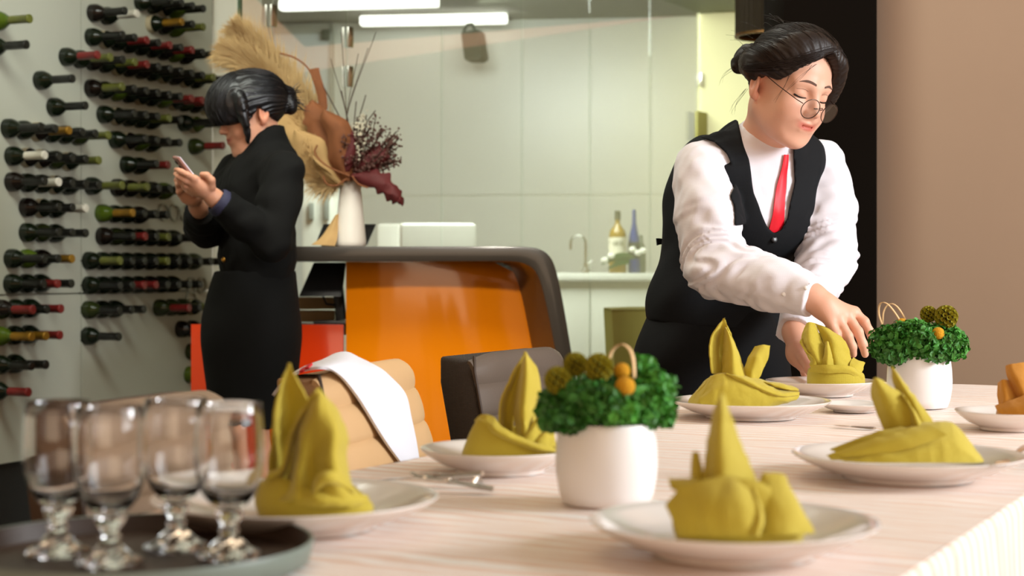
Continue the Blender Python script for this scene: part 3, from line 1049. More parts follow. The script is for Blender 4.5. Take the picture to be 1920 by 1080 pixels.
def cloth_material():
    m = bpy.data.materials.new('damask_tablecloth')
    m.use_nodes = True
    nt = m.node_tree
    N, L = nt.nodes, nt.links
    b = N['Principled BSDF']
    tc = N.new('ShaderNodeTexCoord')
    w = N.new('ShaderNodeTexWave')
    w.bands_direction = 'Y'
    w.inputs['Scale'].default_value = 11.0
    w.inputs['Distortion'].default_value = 6.0
    w.inputs['Detail'].default_value = 2.0
    w.inputs['Detail Scale'].default_value = 1.1
    mp = N.new('ShaderNodeMapping')
    mp.inputs['Scale'].default_value = (0.55, 1, 0.25)
    L.new(tc.outputs['Object'], mp.inputs['Vector'])
    L.new(mp.outputs['Vector'], w.inputs['Vector'])
    rp_ = N.new('ShaderNodeValToRGB')
    rp_.color_ramp.elements[0].position = 0.58
    rp_.color_ramp.elements[0].color = srgb(233, 204, 186)
    rp_.color_ramp.elements[1].position = 0.80
    rp_.color_ramp.elements[1].color = srgb(252, 248, 244)
    L.new(w.outputs['Fac'], rp_.inputs[0])
    L.new(rp_.outputs[0], b.inputs['Base Color'])
    rr = N.new('ShaderNodeMapRange')
    rr.inputs[1].default_value, rr.inputs[2].default_value = 0.65, 0.85
    rr.inputs[3].default_value, rr.inputs[4].default_value = 0.55, 0.34
    L.new(w.outputs['Fac'], rr.inputs[0])
    L.new(rr.outputs[0], b.inputs['Roughness'])
    bp = N.new('ShaderNodeBump')
    bp.inputs['Strength'].default_value = 0.35
    bp.inputs['Distance'].default_value = 0.002
    L.new(w.outputs['Fac'], bp.inputs['Height'])
    L.new(bp.outputs['Normal'], b.inputs['Normal'])
    b.inputs['Sheen Weight'].default_value = 0.15
    return m


m_cloth = cloth_material()
m_wood = mat('dark_table_wood', (70, 52, 38), 0.5, var=0.2, stretch=(1, 8, 1))
ctr = uv((U0 + U1) / 2, (VL + VR) / 2, 0)
hw, hl = (VR - VL) / 2, (U1 - U0) / 2
tbl = thing('dining_table', 'long rectangular banquet table hidden under the damask tablecloth', 'table', ctr, -UA)
MB().box((0, 0, TZ - 0.024), (2 * hw - 0.03, 2 * hl - 0.03, 0.03)).build('tabletop', m_wood, tbl, bevel=0.004, local=True)
for sx in (-1, 1):
    for sy in (-1, 1):
        MB().box((sx * (hw - 0.09), sy * (hl - 0.12), (TZ - 0.04) / 2), (0.055, 0.055, TZ - 0.04)).build('leg', m_wood, tbl, bevel=0.004, local=True)
# cloth: flat top, rounded fold at the edge, hanging sides in soft folds
b = MB()
nu, nv = 90, 26
top = [[(hw * (2 * j / nv - 1), hl * (2 * i / nu - 1), TZ + 0.0006 * math.sin(i * 0.9 + j * 0.7)) for j in range(nv + 1)] for i in range(nu + 1)]
b.grid(np.array(top))
per = []
for j in range(nv):
    per.append((hw * (2 * j / nv - 1), -hl))
for i in range(nu):
    per.append((hw, hl * (2 * i / nu - 1)))
for j in range(nv, 0, -1):
    per.append((hw * (2 * j / nv - 1), hl))
for i in range(nu, 0, -1):
    per.append((-hw, hl * (2 * i / nu - 1)))
rows = []
npz = len(per)
for k_, (dz, out) in enumerate(((0, 0), (-0.003, 0.004), (-0.012, 0.007), (-0.06, 0.010), (-0.16, 0.018), (-0.28, 0.024), (-0.36, 0.028))):
    row = []
    s_ = 0.0
    for i in range(npz + 1):
        x, y = per[i % npz]
        nx = (1 if abs(x - hw) < 1e-6 else -1 if abs(x + hw) < 1e-6 else 0)
        ny = (1 if abs(y - hl) < 1e-6 else -1 if abs(y + hl) < 1e-6 else 0)
        ln = math.hypot(nx, ny) or 1
        amp = 0.012 * max(0, (-dz - 0.02)) / 0.3
        wv = amp * (math.sin(i * 0.55) + 0.6 * math.sin(i * 0.23 + 1))
        o__ = out + wv
        row.append((x + nx / ln * o__, y + ny / ln * o__, TZ + dz * (0.5 if nx < 0 else 1.0)))
    rows.append(row)
b.grid(np.array(rows)[:, ::-1])
tcl = b.build('tablecloth', m_cloth, smooth=60)
tcl.location = Vector(ctr)
tcl.rotation_euler = (0, 0, -UA)
tag(tcl, 'pale pink damask tablecloth with white wavy lines draped over the long table', 'tablecloth')

m_china = mat('white_china', (236, 230, 226), 0.12, var=0.01, coat=0.4)


def plate_profile(r):
    return [(0, 0.004), (0.52 * r, 0.004), (0.53 * r, 0.0), (0.56 * r, 0.0), (0.575 * r, 0.004), (0.75 * r, 0.010), (0.93 * r, 0.021), (0.985 * r, 0.0255), (r, 0.0275),
            (0.995 * r, 0.0285), (0.975 * r, 0.0285), (0.90 * r, 0.0245), (0.74 * r, 0.0165), (0.60 * r, 0.0105), (0.54 * r, 0.0095), (0, 0.009)]


plates = {}
for key, px, py, wpx, lab, tilt in (
        ('near', 1375, 979, 541, 'white dinner plate nearest the camera carrying the tall spiked napkin', 0),
        ('left', 554, 934, 536, 'white dinner plate beside the tray of goblets', 0),
        ('mid', 1702, 853, 430, 'white dinner plate between the two flower pots on the near table side', 0),
        ('cl', 938, 842, 300, 'white dinner plate behind the near flower pot', 0),
        ('fm', 1407, 752, 299, 'white dinner plate in front of the waitress, left of her hands', 0),
        ('far', 1540, 715, 208, 'white dinner plate under the napkin the waitress is touching', 0),
        ('right', 1896, 772, 206, 'white dinner plate cut by the right picture edge', 0)):
    c = PZ(px, py, TZ + 0.0275)
    r_ = wpx / 2 * c[1] / F_PX
    c[2] = TZ + 0.0015
    o = MB().lathe(plate_profile(r_), 64, (0, 0, 0)).build('dinner_plate', m_china, smooth=40)
    o.location = Vector(c)
    tag(o, lab, 'plate', 'dinner plates on the table')
    plates[key] = (c, r_)
c = PZ(1602, 757, TZ + 0.014)
o = MB().lathe([(x, z * 0.5) for x, z in plate_profile(0.062)], 48).build('side_plate', m_china, smooth=40)
o.location = Vector([c[0], c[1], TZ + 0.0015])
tag(o, 'small flat side plate between the waitress and the far flower pot', 'plate')

# ------------------------------------------------------------------ tray with goblets
m_tray = mat('dark_brown_tray', (58, 44, 36), 0.45, var=0.1, vscale=8)
m_trayrim = mat('grey_green_tray_rim', (112, 124, 116), 0.4)
tc_ = P(252, 1000, 1.28)
tc_[2] = TZ + 0.0015
tr = thing('serving_tray', 'round dark brown serving tray with grey green outer rim carrying four goblets', 'tray', tc_)
TR = 0.143
MB().lathe([(0, 0.0), (TR - 0.012, 0.0), (TR - 0.004, 0.004), (TR, 0.020), (TR - 0.001, 0.022), (TR - 0.0035, 0.0215)], 80, tc_).build('tray_rim', m_trayrim, tr, smooth=50)
MB().lathe([(TR - 0.0037, 0.0213), (TR - 0.010, 0.0075), (TR - 0.016, 0.006), (0, 0.006), (0, 0.001), (TR - 0.016, 0.001)], 80, tc_).build('tray_surface', m_tray, tr, smooth=50)
m_goblet = mat('clear_goblet_glass', (252, 252, 252), 0.0, var=0.0, trans=1.0, ior=1.47)
gz = TZ + 0.0015 + 0.0066
H = 0.1235
gprof_b = [(0, 0.0405), (0.008, 0.0395), (0.016, 0.043), (0.0238, 0.052), (0.0288, 0.066), (0.0305, 0.080), (0.0302, 0.096), (0.0288, 0.112), (0.0278, 0.1225),
           (0.0272, 0.1235), (0.0264, 0.1225), (0.0276, 0.112), (0.0288, 0.096), (0.0290, 0.080), (0.0274, 0.067), (0.0224, 0.0545), (0.0145, 0.0475), (0.007, 0.0455), (0, 0.045)]


def goblet(px, py, label):
    c = PZ(px, py, gz)
    c[2] = gz
    g = thing('goblet', label, 'goblet', c, 0, 'goblets on the tray')
    b = MB()
    b.lathe([(r * 0.925, z * 1.01) for r, z in gprof_b], 48)
    b.build('bowl', m_goblet, g, smooth=60, local=True)
    b = MB()
    # faceted stem and foot: ten-sided with beads
    fp = [(0, 0), (0.0225, 0), (0.0262, 0.002), (0.0258, 0.0042), (0.021, 0.0062), (0.0145, 0.0105), (0.0105, 0.0150), (0.0068, 0.019), (0.0085, 0.0225), (0.0062, 0.0255),
          (0.0080, 0.0290), (0.0105, 0.033), (0.0125, 0.0375), (0.008, 0.0393), (0, 0.0403)]
    n_ = 14
    vs, fs = [], []
    for i, (r, z) in enumerate(fp):
        for k in range(n_):
            a = 2 * math.pi * k / n_ + (0.22 if i % 2 else 0)
            w_ = r * (1 + (0.06 if (k + i) % 2 else -0.04))
            vs.append((w_ * math.cos(a), w_ * math.sin(a), z))
    for i in range(len(fp) - 1):
        for k in range(n_):
            fs.append((i * n_ + k, i * n_ + (k + 1) % n_, (i + 1) * n_ + (k + 1) % n_, (i + 1) * n_ + k))
    b.add(vs, fs)
    b.build('stem', m_goblet, g, smooth=0, local=True)
    return g


g1 = goblet(108, 1040, 'clear stem goblet at the left end of the tray')
for px, py, lab in ((206, 1060, 'clear stem goblet second from the left, nearest on the tray'), (331, 1030, 'clear stem goblet third from the left, farthest back on the tray'),
                    (430, 1046, 'clear stem goblet at the right end, beside the yellow green napkin')):
    c = PZ(px, py, gz)
    c[2] = gz
    dup(g1, c, rnd.random(), lab)

# ------------------------------------------------------------------ cutlery and rests near the pot
m_silver = mat('silver_cutlery', (206, 196, 184), 0.18, 1.0, var=0.03)


def table_pt(px, py, dz=0.0):
    p = PZ(px, py, TZ + dz)
    return p


def knife(name, a, c, label, fork=False, w=0.0085):
    a, c = np.array(a), np.array(c)
    u = (c - a) / np.linalg.norm(c - a)
    L_ = np.linalg.norm(c - a)
    s_ = np.cross((0, 0, 1), u)
    s_ /= np.linalg.norm(s_)
    t = thing(name, label, 'cutlery', (a + c) / 2)
    hd = MB().tube([a, a + u * L_ * 0.15, a + u * L_ * 0.45, a + u * L_ * 0.55], [w * 0.75, w * 0.8, w * 0.5, w * 0.35], 10, flat=0.45)
    hd.build('handle', m_silver, t)
    if fork:
        MB().tube([a + u * L_ * 0.552, a + u * L_ * 0.7, a + u * L_ * 0.78, a + u * L_ * 0.83], [w * 0.3, w * 0.5, w * 1.2, w * 1.25], 10, flat=0.25).build('neck', m_silver, t)
        for k in (-1.5, -0.5, 0.5, 1.5):
            o = s_ * k * w * 0.55
            MB().tube([a + u * L_ * 0.832 + o, a + u * L_ * 0.92 + o + [0, 0, -0.001], c + o + [0, 0, 0.002]], [w * 0.2, w * 0.17, w * 0.08], 6, flat=0.6).build('tine', m_silver, t)
    else:
        MB().tube([a + u * L_ * 0.552, a + u * L_ * 0.65, a + u * L_ * 0.88, c], [w * 0.35, w * 0.85, w * 0.8, w * 0.1], 10, flat=0.12).build('blade', m_silver, t)
    return t


zr = 0.017
knife('dinner_fork', table_pt(925, 917, 0.005), table_pt(770, 889, zr + 0.003) , 'silver fork propped on a rest, right of the left dinner plate', True)
knife('dinner_knife', table_pt(905, 888, zr), table_pt(690, 901, 0.004), 'silver knife lying beside the fork behind the left dinner plate')
rs = table_pt(872, 906, 0)
t = thing('cutlery_rest', 'small silver cutlery rest propping the fork on the tablecloth', 'cutlery rest', rs)
for k in (-1, 1):
    e0 = rs + V3 * 0.016 * k + [0, 0, 0.001]
    for s_ in (-1, 1):
        MB().tube([e0 + [0, 0, 0.0075], e0 + U3 * 0.01 * s_ + [0, 0, 0.0005]], 0.0022, 6).build('foot', m_silver, t)
MB().tube([rs - V3 * 0.017 + [0, 0, 0.0088], rs + V3 * 0.017 + [0, 0, 0.0088]], 0.0026, 8).build('bar', m_silver, t)
knife('dinner_knife', table_pt(1640, 803, 0.004), table_pt(1562, 797, 0.004), 'thin silver knife lying on the bare cloth between the two far plates', w=0.006)
knife('dinner_fork', table_pt(1925, 836, 0.008), table_pt(1868, 876, 0.030), 'silver fork end resting on the plate rim near the right picture edge', True, 0.007)
# ------------------------------------------------------------------ folded napkins, each modelled on its own
m_nap = weave(mat('chartreuse_linen', (190, 170, 50), 0.8, var=0.05, vscale=18, sheen=0.2, bump=0.25, bscale=180), 1400, 0.3)
m_nap2 = weave(mat('ochre_linen', (186, 122, 14), 0.8, var=0.06, vscale=18, sheen=0.3, bump=0.25, bscale=180), 1400, 0.3)


def creases(seed):
    r__ = np.random.RandomState(seed)
    w_ = []
    for wl, amp in ((0.045, 0.0007), (0.030, 0.0005), (0.018, 0.00018)):
        v = r__.normal(size=3)
        v /= np.linalg.norm(v)
        w_.append((v * 2 * math.pi / wl, r__.uniform(0, 6.28), amp))

    def f(X, Y, Z):
        o = 0
        for v, p_, a_ in w_:
            q = np.sin(v[0] * X + v[1] * Y + v[2] * Z + p_ + 1.3 * np.sin(90 * X - 70 * Z + p_))
            o = o + a_ * (1 - 2 * np.abs(q) ** 0.7)      # ridged, like pressed linen
        return o
    return f


class Nap:
    def __init__(self, key, label, m=None):
        self.c, self.r = plates[key]
        self.d = self.c[1]
        self.z = self.c[2] + 0.0098
        self.m = m or m_nap
        self.t = thing('folded_napkin', label, 'napkin', (self.c[0], self.c[1], self.z), 0, 'napkins folded on the plates')

    def p(self, x, y, dd=0.0):
        q = P(x, y, self.d + dd)
        q[2] = max(q[2], self.z)
        return q

    def sheet(self, name, rows, s=6, t=0.0022):
        g = [[self.p(*q) for q in row] for row in rows]
        return MB().sheet(np.array(g), s, t, wr=creases(len(name) + len(self.t['label']))).build(name, self.m, self.t, smooth=70)

    def band(self, name, xl, xr, D, tops, back_y, t=0.0025, bulge=0.004, yaw=0.0, dc=0.0, lean=0.0):
        """Closed wrap standing on the plate; tops: (fraction from left to right, y) along the front."""
        n = 20
        xc, hwid = (xl + xr) / 2, (xr - xl) / 2
        rows = []
        fx = [q[0] for q in tops]
        fy = [q[1] for q in tops]
        ring0, ring1, ring2, ring3 = [], [], [], []
        for i in range(n):
            a = 2 * math.pi * i / n
            dd = dc - D * math.sin(a)
            x = xc - hwid * math.cos(a)
            f = (1 - math.cos(a)) / 2
            y = float(np.interp(f, fx, fy)) if math.sin(a) >= -1e-9 else back_y + (float(np.interp(f, fx, fy)) - back_y) * (abs(math.cos(a)) ** 2)
            top = P(x, y, self.d + dd)
            bot = P(x, 900, self.d + dd)
            bot[2] = self.z
            top[2] = max(top[2], self.z + 0.006)
            top[0] += lean * (top[2] - self.z)
            out = np.array([-math.cos(a), -math.sin(a), 0]) * bulge
            ring0.append(bot)
            ring1.append(bot * 0.6 + top * 0.4 + out)
            ring2.append(bot * 0.15 + top * 0.85 + out * 0.6)
            ring3.append(top - out * 0.4)
        return MB().sheet(np.array([ring0, ring1, ring2, ring3]), 5, t, closed=True).build(name, self.m, self.t, smooth=70)


# 1. near plate: tall single spike out of a broad wrap
n = Nap('near', 'yellow green napkin folded into one tall pale spike on the nearest plate')
n.band('wrap', 1272, 1500, 0.030, [(0, 935), (0.2, 908), (0.45, 897), (0.7, 905), (1, 955)], 925)
n.sheet('front_fold', [[(1250, 949, -0.02), (1258, 965, -0.026), (1266, 985, -0.03), (1272, 1005, -0.032)],
                       [(1275, 917, -0.022), (1300, 945, -0.036), (1310, 975, -0.042), (1315, 1005, -0.042)],
                       [(1320, 903, -0.026), (1340, 940, -0.044), (1348, 975, -0.05), (1352, 1006, -0.05)],
                       [(1365, 894, -0.026), (1385, 935, -0.046), (1390, 975, -0.052), (1392, 1006, -0.052)],
                       [(1400, 905, -0.024), (1418, 940, -0.038), (1426, 975, -0.044), (1424, 1005, -0.046)]])
n.sheet('rolled_hem', [[(1398, 905, -0.022), (1404, 900, -0.024), (1408, 908, -0.028)], [(1412, 940, -0.036), (1420, 935, -0.04), (1428, 945, -0.036)],
                       [(1414, 975, -0.044), (1426, 970, -0.05), (1430, 980, -0.042)], [(1402, 1005, -0.05), (1418, 1004, -0.054), (1426, 1005, -0.044)]])
n.sheet('right_fold', [[(1420, 905, -0.018), (1424, 950, -0.028), (1424, 1004, -0.032)], [(1445, 888, -0.014), (1455, 945, -0.032), (1462, 1004, -0.038)],
                       [(1468, 893, -0.01), (1484, 945, -0.026), (1496, 1002, -0.03)], [(1476, 905, -0.006), (1500, 955, -0.014), (1526, 1000, -0.016)]])
n.sheet('spike', [[(1352, 734, 0.012), (1353, 734, 0.010), (1354, 734, 0.012)], [(1334, 790, 0.010), (1352, 790, -0.006), (1372, 785, 0.010)],
                  [(1325, 840, 0.008), (1352, 845, -0.014), (1388, 830, 0.010)], [(1318, 890, 0.004), (1356, 895, -0.020), (1406, 880, 0.008)],
                  [(1316, 930, 0.002), (1358, 940, -0.022), (1424, 930, 0.004)]])
n.sheet('spike_lining', [[(1354, 736, 0.013), (1356, 740, 0.015), (1358, 744, 0.017)], [(1364, 790, 0.004), (1376, 800, 0.012), (1388, 830, 0.018)],
                         [(1362, 845, -0.004), (1386, 855, 0.010), (1406, 870, 0.02)], [(1362, 905, -0.008), (1395, 905, 0.008), (1424, 910, 0.02)]])
n.sheet('left_ear', [[(1298, 848, 0.012), (1304, 846, 0.012), (1312, 850, 0.012)], [(1296, 880, 0.008), (1306, 878, 0.002), (1316, 880, 0.008)], [(1296, 912, 0.004), (1308, 915, -0.004), (1322, 915, 0.004)]])
n.sheet('left_wing', [[(1254, 900, 0.006), (1256, 906, 0.0), (1260, 918, -0.004)], [(1276, 902, 0.004), (1280, 910, -0.008), (1284, 925, -0.014)], [(1304, 898, 0.004), (1308, 908, -0.012), (1312, 925, -0.02)]])
n.sheet('right_ear', [[(1428, 890, 0.01), (1436, 887, 0.012), (1440, 892, 0.016)], [(1424, 905, 0.006), (1436, 905, 0.002), (1446, 908, 0.01)], [(1422, 925, 0.004), (1436, 928, -0.004), (1450, 928, 0.006)]])

# 2. left plate: hood with a tall ear behind
n = Nap('left', 'yellow green napkin folded as a hood with a tall left ear beside the goblets')
n.band('wrap', 488, 690, 0.032, [(0, 905), (0.15, 893), (0.4, 915), (0.7, 936), (1, 940)], 880)
n.sheet('hood', [[(594, 730, -0.006), (596, 729, -0.008), (598, 728, -0.010), (601, 730, -0.008), (604, 733, -0.006)],
                 [(568, 768, 0.004), (580, 764, -0.016), (598, 762, -0.026), (618, 765, -0.018), (634, 772, 0.004)],
                 [(552, 815, 0.008), (566, 812, -0.026), (592, 808, -0.034), (630, 808, -0.036), (652, 816, 0.006)],
                 [(546, 865, 0.006), (562, 862, -0.038), (588, 862, -0.034), (628, 862, -0.048), (650, 868, 0.006)],
                 [(536, 905, -0.006), (556, 905, -0.048), (582, 905, -0.038), (632, 902, -0.052), (660, 908, -0.006)],
                 [(520, 938, -0.028), (556, 938, -0.050), (590, 938, -0.044), (640, 938, -0.046), (688, 940, -0.014)]])
n.sheet('hood_hem', [[(598, 728, -0.010), (592, 736, -0.016), (588, 742, -0.010)], [(568, 770, -0.008), (560, 782, -0.018), (562, 792, -0.008)], [(548, 815, -0.008), (540, 825, -0.022), (546, 840, -0.008)],
                     [(540, 865, -0.014), (528, 878, -0.028), (532, 892, -0.012)], [(505, 886, -0.008), (500, 894, -0.024), (506, 905, -0.014)]], t=0.003)
n.sheet('tall_ear', [[(541, 681, 0.03), (542, 681, 0.028), (543, 682, 0.03)], [(524, 735, 0.016), (538, 735, 0.030), (566, 730, 0.022)], [(514, 790, 0.006), (536, 790, 0.028), (582, 765, 0.020)],
                     [(508, 850, -0.004), (536, 850, 0.022), (590, 830, 0.016)], [(502, 905, -0.012), (536, 905, 0.01), (590, 900, 0.012)]])
n.sheet('inner_arch', [[(585, 930, -0.048), (588, 905, -0.056), (600, 888, -0.058), (622, 884, -0.056), (642, 895, -0.044), (660, 915, -0.03)],
                       [(585, 934, -0.050), (592, 914, -0.060), (604, 900, -0.064), (622, 897, -0.062), (640, 905, -0.05), (662, 920, -0.034)],
                       [(580, 938, -0.046), (594, 922, -0.058), (606, 910, -0.060), (622, 908, -0.058), (640, 914, -0.046), (664, 926, -0.03)]], t=0.003)
n.sheet('base_lap', [[(560, 912, -0.042), (600, 922, -0.050), (645, 926, -0.040), (690, 928, -0.012)], [(556, 930, -0.046), (600, 938, -0.056), (648, 940, -0.044), (692, 940, -0.012)],
                     [(552, 948, -0.044), (600, 950, -0.052), (648, 950, -0.042), (688, 948, -0.012)]])

# 3. centre-left plate: boat with lily ears
n = Nap('cl', 'yellow green napkin folded as a boat with lily ears behind the near pot')
n.band('wrap', 874, 1052, 0.040, [(0, 838), (0.10, 790), (0.20, 777), (0.35, 800), (0.5, 818), (0.7, 833), (0.9, 842), (1, 846)], 800)
n.sheet('cuff_hem', [[(890, 790, -0.02), (902, 778, -0.026), (912, 777, -0.03)], [(903, 790, -0.034), (916, 790, -0.038), (926, 783, -0.034)], [(925, 812, -0.044), (935, 810, -0.05), (946, 805, -0.044)],
                     [(965, 832, -0.046), (975, 829, -0.05), (985, 824, -0.044)], [(1010, 846, -0.044), (1020, 843, -0.048), (1030, 838, -0.04)], [(1048, 850, -0.02), (1052, 848, -0.02), (1054, 842, -0.015)]], t=0.003)
n.sheet('left_ear', [[(983, 661, 0.008), (984, 660, 0.006), (985, 661, 0.008)], [(960, 705, 0.006), (968, 708, 0.016), (980, 698, 0.010)], [(942, 745, 0.0), (953, 750, 0.018), (970, 735, 0.010)],
                     [(937, 785, -0.008), (947, 790, 0.014), (962, 780, 0.006)], [(938, 815, -0.014), (950, 820, 0.004), (962, 818, 0.0)]])
n.sheet('main_ear', [[(985, 661, 0.002), (986, 660, -0.002), (988, 662, 0.002)], [(975, 700, 0.006), (987, 702, -0.014), (1006, 692, 0.008)], [(967, 740, 0.008), (984, 744, -0.022), (1014, 728, 0.010)],
                     [(963, 778, 0.004), (982, 780, -0.026), (1006, 762, 0.006)], [(972, 820, -0.006), (986, 820, -0.028), (1002, 800, 0.0)]])
n.sheet('low_ear', [[(1012, 778, -0.008), (1014, 777, -0.010), (1018, 782, -0.008)], [(990, 800, -0.014), (1002, 800, -0.026), (1022, 798, -0.012)], [(972, 818, -0.02), (990, 822, -0.034), (1020, 824, -0.018)], [(968, 832, -0.024), (988, 836, -0.034), (1020, 838, -0.02)]])
n.sheet('low_ear', [[(1028, 806, -0.012), (1032, 804, -0.016), (1040, 808, -0.012)], [(1000, 822, -0.02), (1015, 822, -0.03), (1040, 822, -0.018)], [(990, 836, -0.026), (1012, 838, -0.036), (1044, 838, -0.02)]])

# 4. mid-right plate: swan-like mound with two ears and a layered tail
n = Nap('mid', 'yellow green napkin with two ears and a layered tail, on the middle right-hand plate')
n.sheet('mound', [[(1843, 867, -0.012), (1843, 866, -0.008), (1842, 864, 0), (1840, 864, 0.02)], [(1828, 868, -0.036), (1826, 856, -0.034), (1822, 838, -0.01), (1822, 848, 0.03)],
                  [(1795, 868, -0.05), (1792, 832, -0.044), (1788, 797, -0.012), (1788, 810, 0.034)], [(1750, 868, -0.056), (1746, 835, -0.05), (1740, 795, -0.014), (1742, 810, 0.038)],
                  [(1700, 868, -0.058), (1697, 845, -0.052), (1692, 806, -0.014), (1695, 818, 0.038)], [(1650, 868, -0.054), (1646, 852, -0.05), (1640, 822, -0.014), (1645, 830, 0.03)],
                  [(1600, 866, -0.044), (1598, 860, -0.04), (1594, 842, -0.012), (1598, 848, 0.02)], [(1562, 861, -0.03), (1560, 858, -0.028), (1558, 852, -0.02), (1560, 854, 0.0)]])
n.sheet('tail_fold', [[(1551, 855, -0.02), (1556, 858, -0.024), (1562, 862, -0.024)], [(1575, 846, -0.03), (1590, 852, -0.038), (1600, 860, -0.036)], [(1625, 828, -0.04), (1640, 838, -0.05), (1650, 852, -0.05)],
                      [(1680, 812, -0.044), (1700, 822, -0.054), (1715, 838, -0.054)], [(1735, 798, -0.04), (1755, 805, -0.05), (1775, 815, -0.05)]])
n.sheet('tail_fold', [[(1556, 842, -0.004), (1562, 845, -0.008), (1572, 850, -0.012)], [(1590, 830, -0.012), (1610, 836, -0.02), (1625, 844, -0.026)], [(1640, 812, -0.02), (1660, 820, -0.03), (1680, 828, -0.036)], [(1690, 803, -0.022), (1710, 808, -0.034), (1730, 812, -0.04)]])
n.sheet('front_ear', [[(1638, 710, 0.0), (1641, 708, -0.006), (1646, 711, -0.002)], [(1633, 735, 0.006), (1655, 735, -0.014), (1690, 738, -0.004)], [(1644, 775, 0.006), (1668, 775, -0.010), (1706, 768, -0.008)], [(1660, 812, 0.004), (1682, 812, -0.004), (1720, 806, -0.012)]])
n.sheet('front_ear_edge', [[(1690, 738, -0.004), (1694, 742, -0.012), (1698, 750, -0.006)], [(1706, 768, -0.008), (1712, 772, -0.016), (1720, 778, -0.008)], [(1712, 800, -0.012), (1722, 800, -0.02), (1732, 802, -0.012)]])
n.sheet('back_ear', [[(1671, 687, 0.006), (1673, 688, 0.002), (1676, 692, 0.004)], [(1674, 718, 0.010), (1690, 720, 0.0), (1712, 740, 0.004)], [(1690, 745, 0.010), (1712, 755, -0.004), (1736, 770, 0.002)], [(1710, 800, 0.008), (1730, 802, -0.006), (1756, 800, 0.0)]])

# 5. far-middle plate: two ears, draped front, long right tail
n = Nap('fm', 'yellow green napkin with tall ear and long right-hand tail before the waitress')
n.sheet('mound', [[(1288, 762, -0.01), (1292, 750, 0.0), (1296, 745, 0.03)], [(1320, 722, -0.02), (1325, 712, 0.0), (1330, 712, 0.035)], [(1345, 704, -0.026), (1350, 700, 0.0), (1352, 704, 0.04)], [(1375, 706, -0.036), (1385, 702, 0.0), (1388, 706, 0.04)],
                  [(1420, 722, -0.04), (1425, 712, 0.0), (1430, 715, 0.04)], [(1460, 738, -0.036), (1462, 726, 0.0), (1465, 728, 0.03)], [(1496, 736, -0.016), (1498, 730, 0.0), (1496, 730, 0.016)]])
n.sheet('left_drop', [[(1333, 704, -0.02), (1336, 706, -0.026), (1340, 704, -0.03)], [(1310, 732, -0.014), (1320, 735, -0.03), (1332, 732, -0.034)], [(1285, 763, -0.006), (1300, 764, -0.03), (1320, 764, -0.04)]])
n.sheet('front_drape', [[(1336, 706, -0.028), (1345, 702, -0.03), (1362, 702, -0.032), (1390, 708, -0.036), (1430, 724, -0.038), (1470, 738, -0.034), (1498, 740, -0.016)],
                        [(1322, 735, -0.036), (1338, 728, -0.044), (1362, 724, -0.048), (1395, 728, -0.05), (1434, 738, -0.046), (1472, 746, -0.038), (1496, 745, -0.018)],
                        [(1311, 748, -0.04), (1332, 748, -0.05), (1365, 746, -0.054), (1400, 748, -0.054), (1436, 752, -0.048), (1468, 752, -0.038), (1492, 750, -0.02)],
                        [(1322, 765, -0.044), (1340, 767, -0.052), (1370, 767, -0.054), (1400, 767, -0.052), (1430, 765, -0.046), (1455, 760, -0.036), (1480, 754, -0.022)]])
n.sheet('hem', [[(1358, 703, -0.030), (1362, 700, -0.036), (1366, 702, -0.034)], [(1388, 714, -0.042), (1394, 712, -0.047), (1400, 710, -0.040)], [(1425, 732, -0.045), (1430, 730, -0.05), (1436, 726, -0.042)], [(1462, 744, -0.040), (1466, 742, -0.044), (1470, 737, -0.036)], [(1496, 742, -0.018), (1498, 740, -0.02), (1499, 735, -0.016)]], t=0.0028)
n.sheet('tail_fold', [[(1430, 718, -0.01), (1440, 720, -0.016), (1452, 724, -0.02)], [(1462, 720, -0.004), (1468, 724, -0.016), (1474, 731, -0.02)], [(1490, 727, 0.004), (1494, 730, -0.006), (1497, 734, -0.012)]])
n.sheet('tall_ear', [[(1357, 597, 0.004), (1358, 597, 0.0), (1360, 600, 0.004)], [(1336, 628, 0.0), (1354, 632, 0.022), (1374, 638, 0.006)], [(1331, 660, -0.006), (1354, 664, 0.018), (1386, 668, 0.006)], [(1335, 700, -0.012), (1354, 702, 0.006), (1398, 704, 0.002)]])
n.sheet('tall_ear_fold', [[(1358, 612, 0.014), (1362, 615, 0.0), (1366, 622, -0.002)], [(1356, 650, 0.012), (1372, 650, -0.012), (1384, 660, 0.004)], [(1354, 690, 0.004), (1375, 688, -0.022), (1396, 695, 0.0)], [(1356, 706, -0.012), (1378, 708, -0.03), (1402, 712, -0.01)]])
n.sheet('short_ear', [[(1416, 650, 0.008), (1430, 647, 0.004), (1444, 648, 0.006)], [(1406, 665, 0.006), (1420, 668, -0.008), (1440, 670, 0.004)], [(1396, 688, 0.004), (1412, 692, -0.012), (1430, 694, 0.002)], [(1392, 708, 0.0), (1406, 712, -0.012), (1420, 715, 0.0)]])

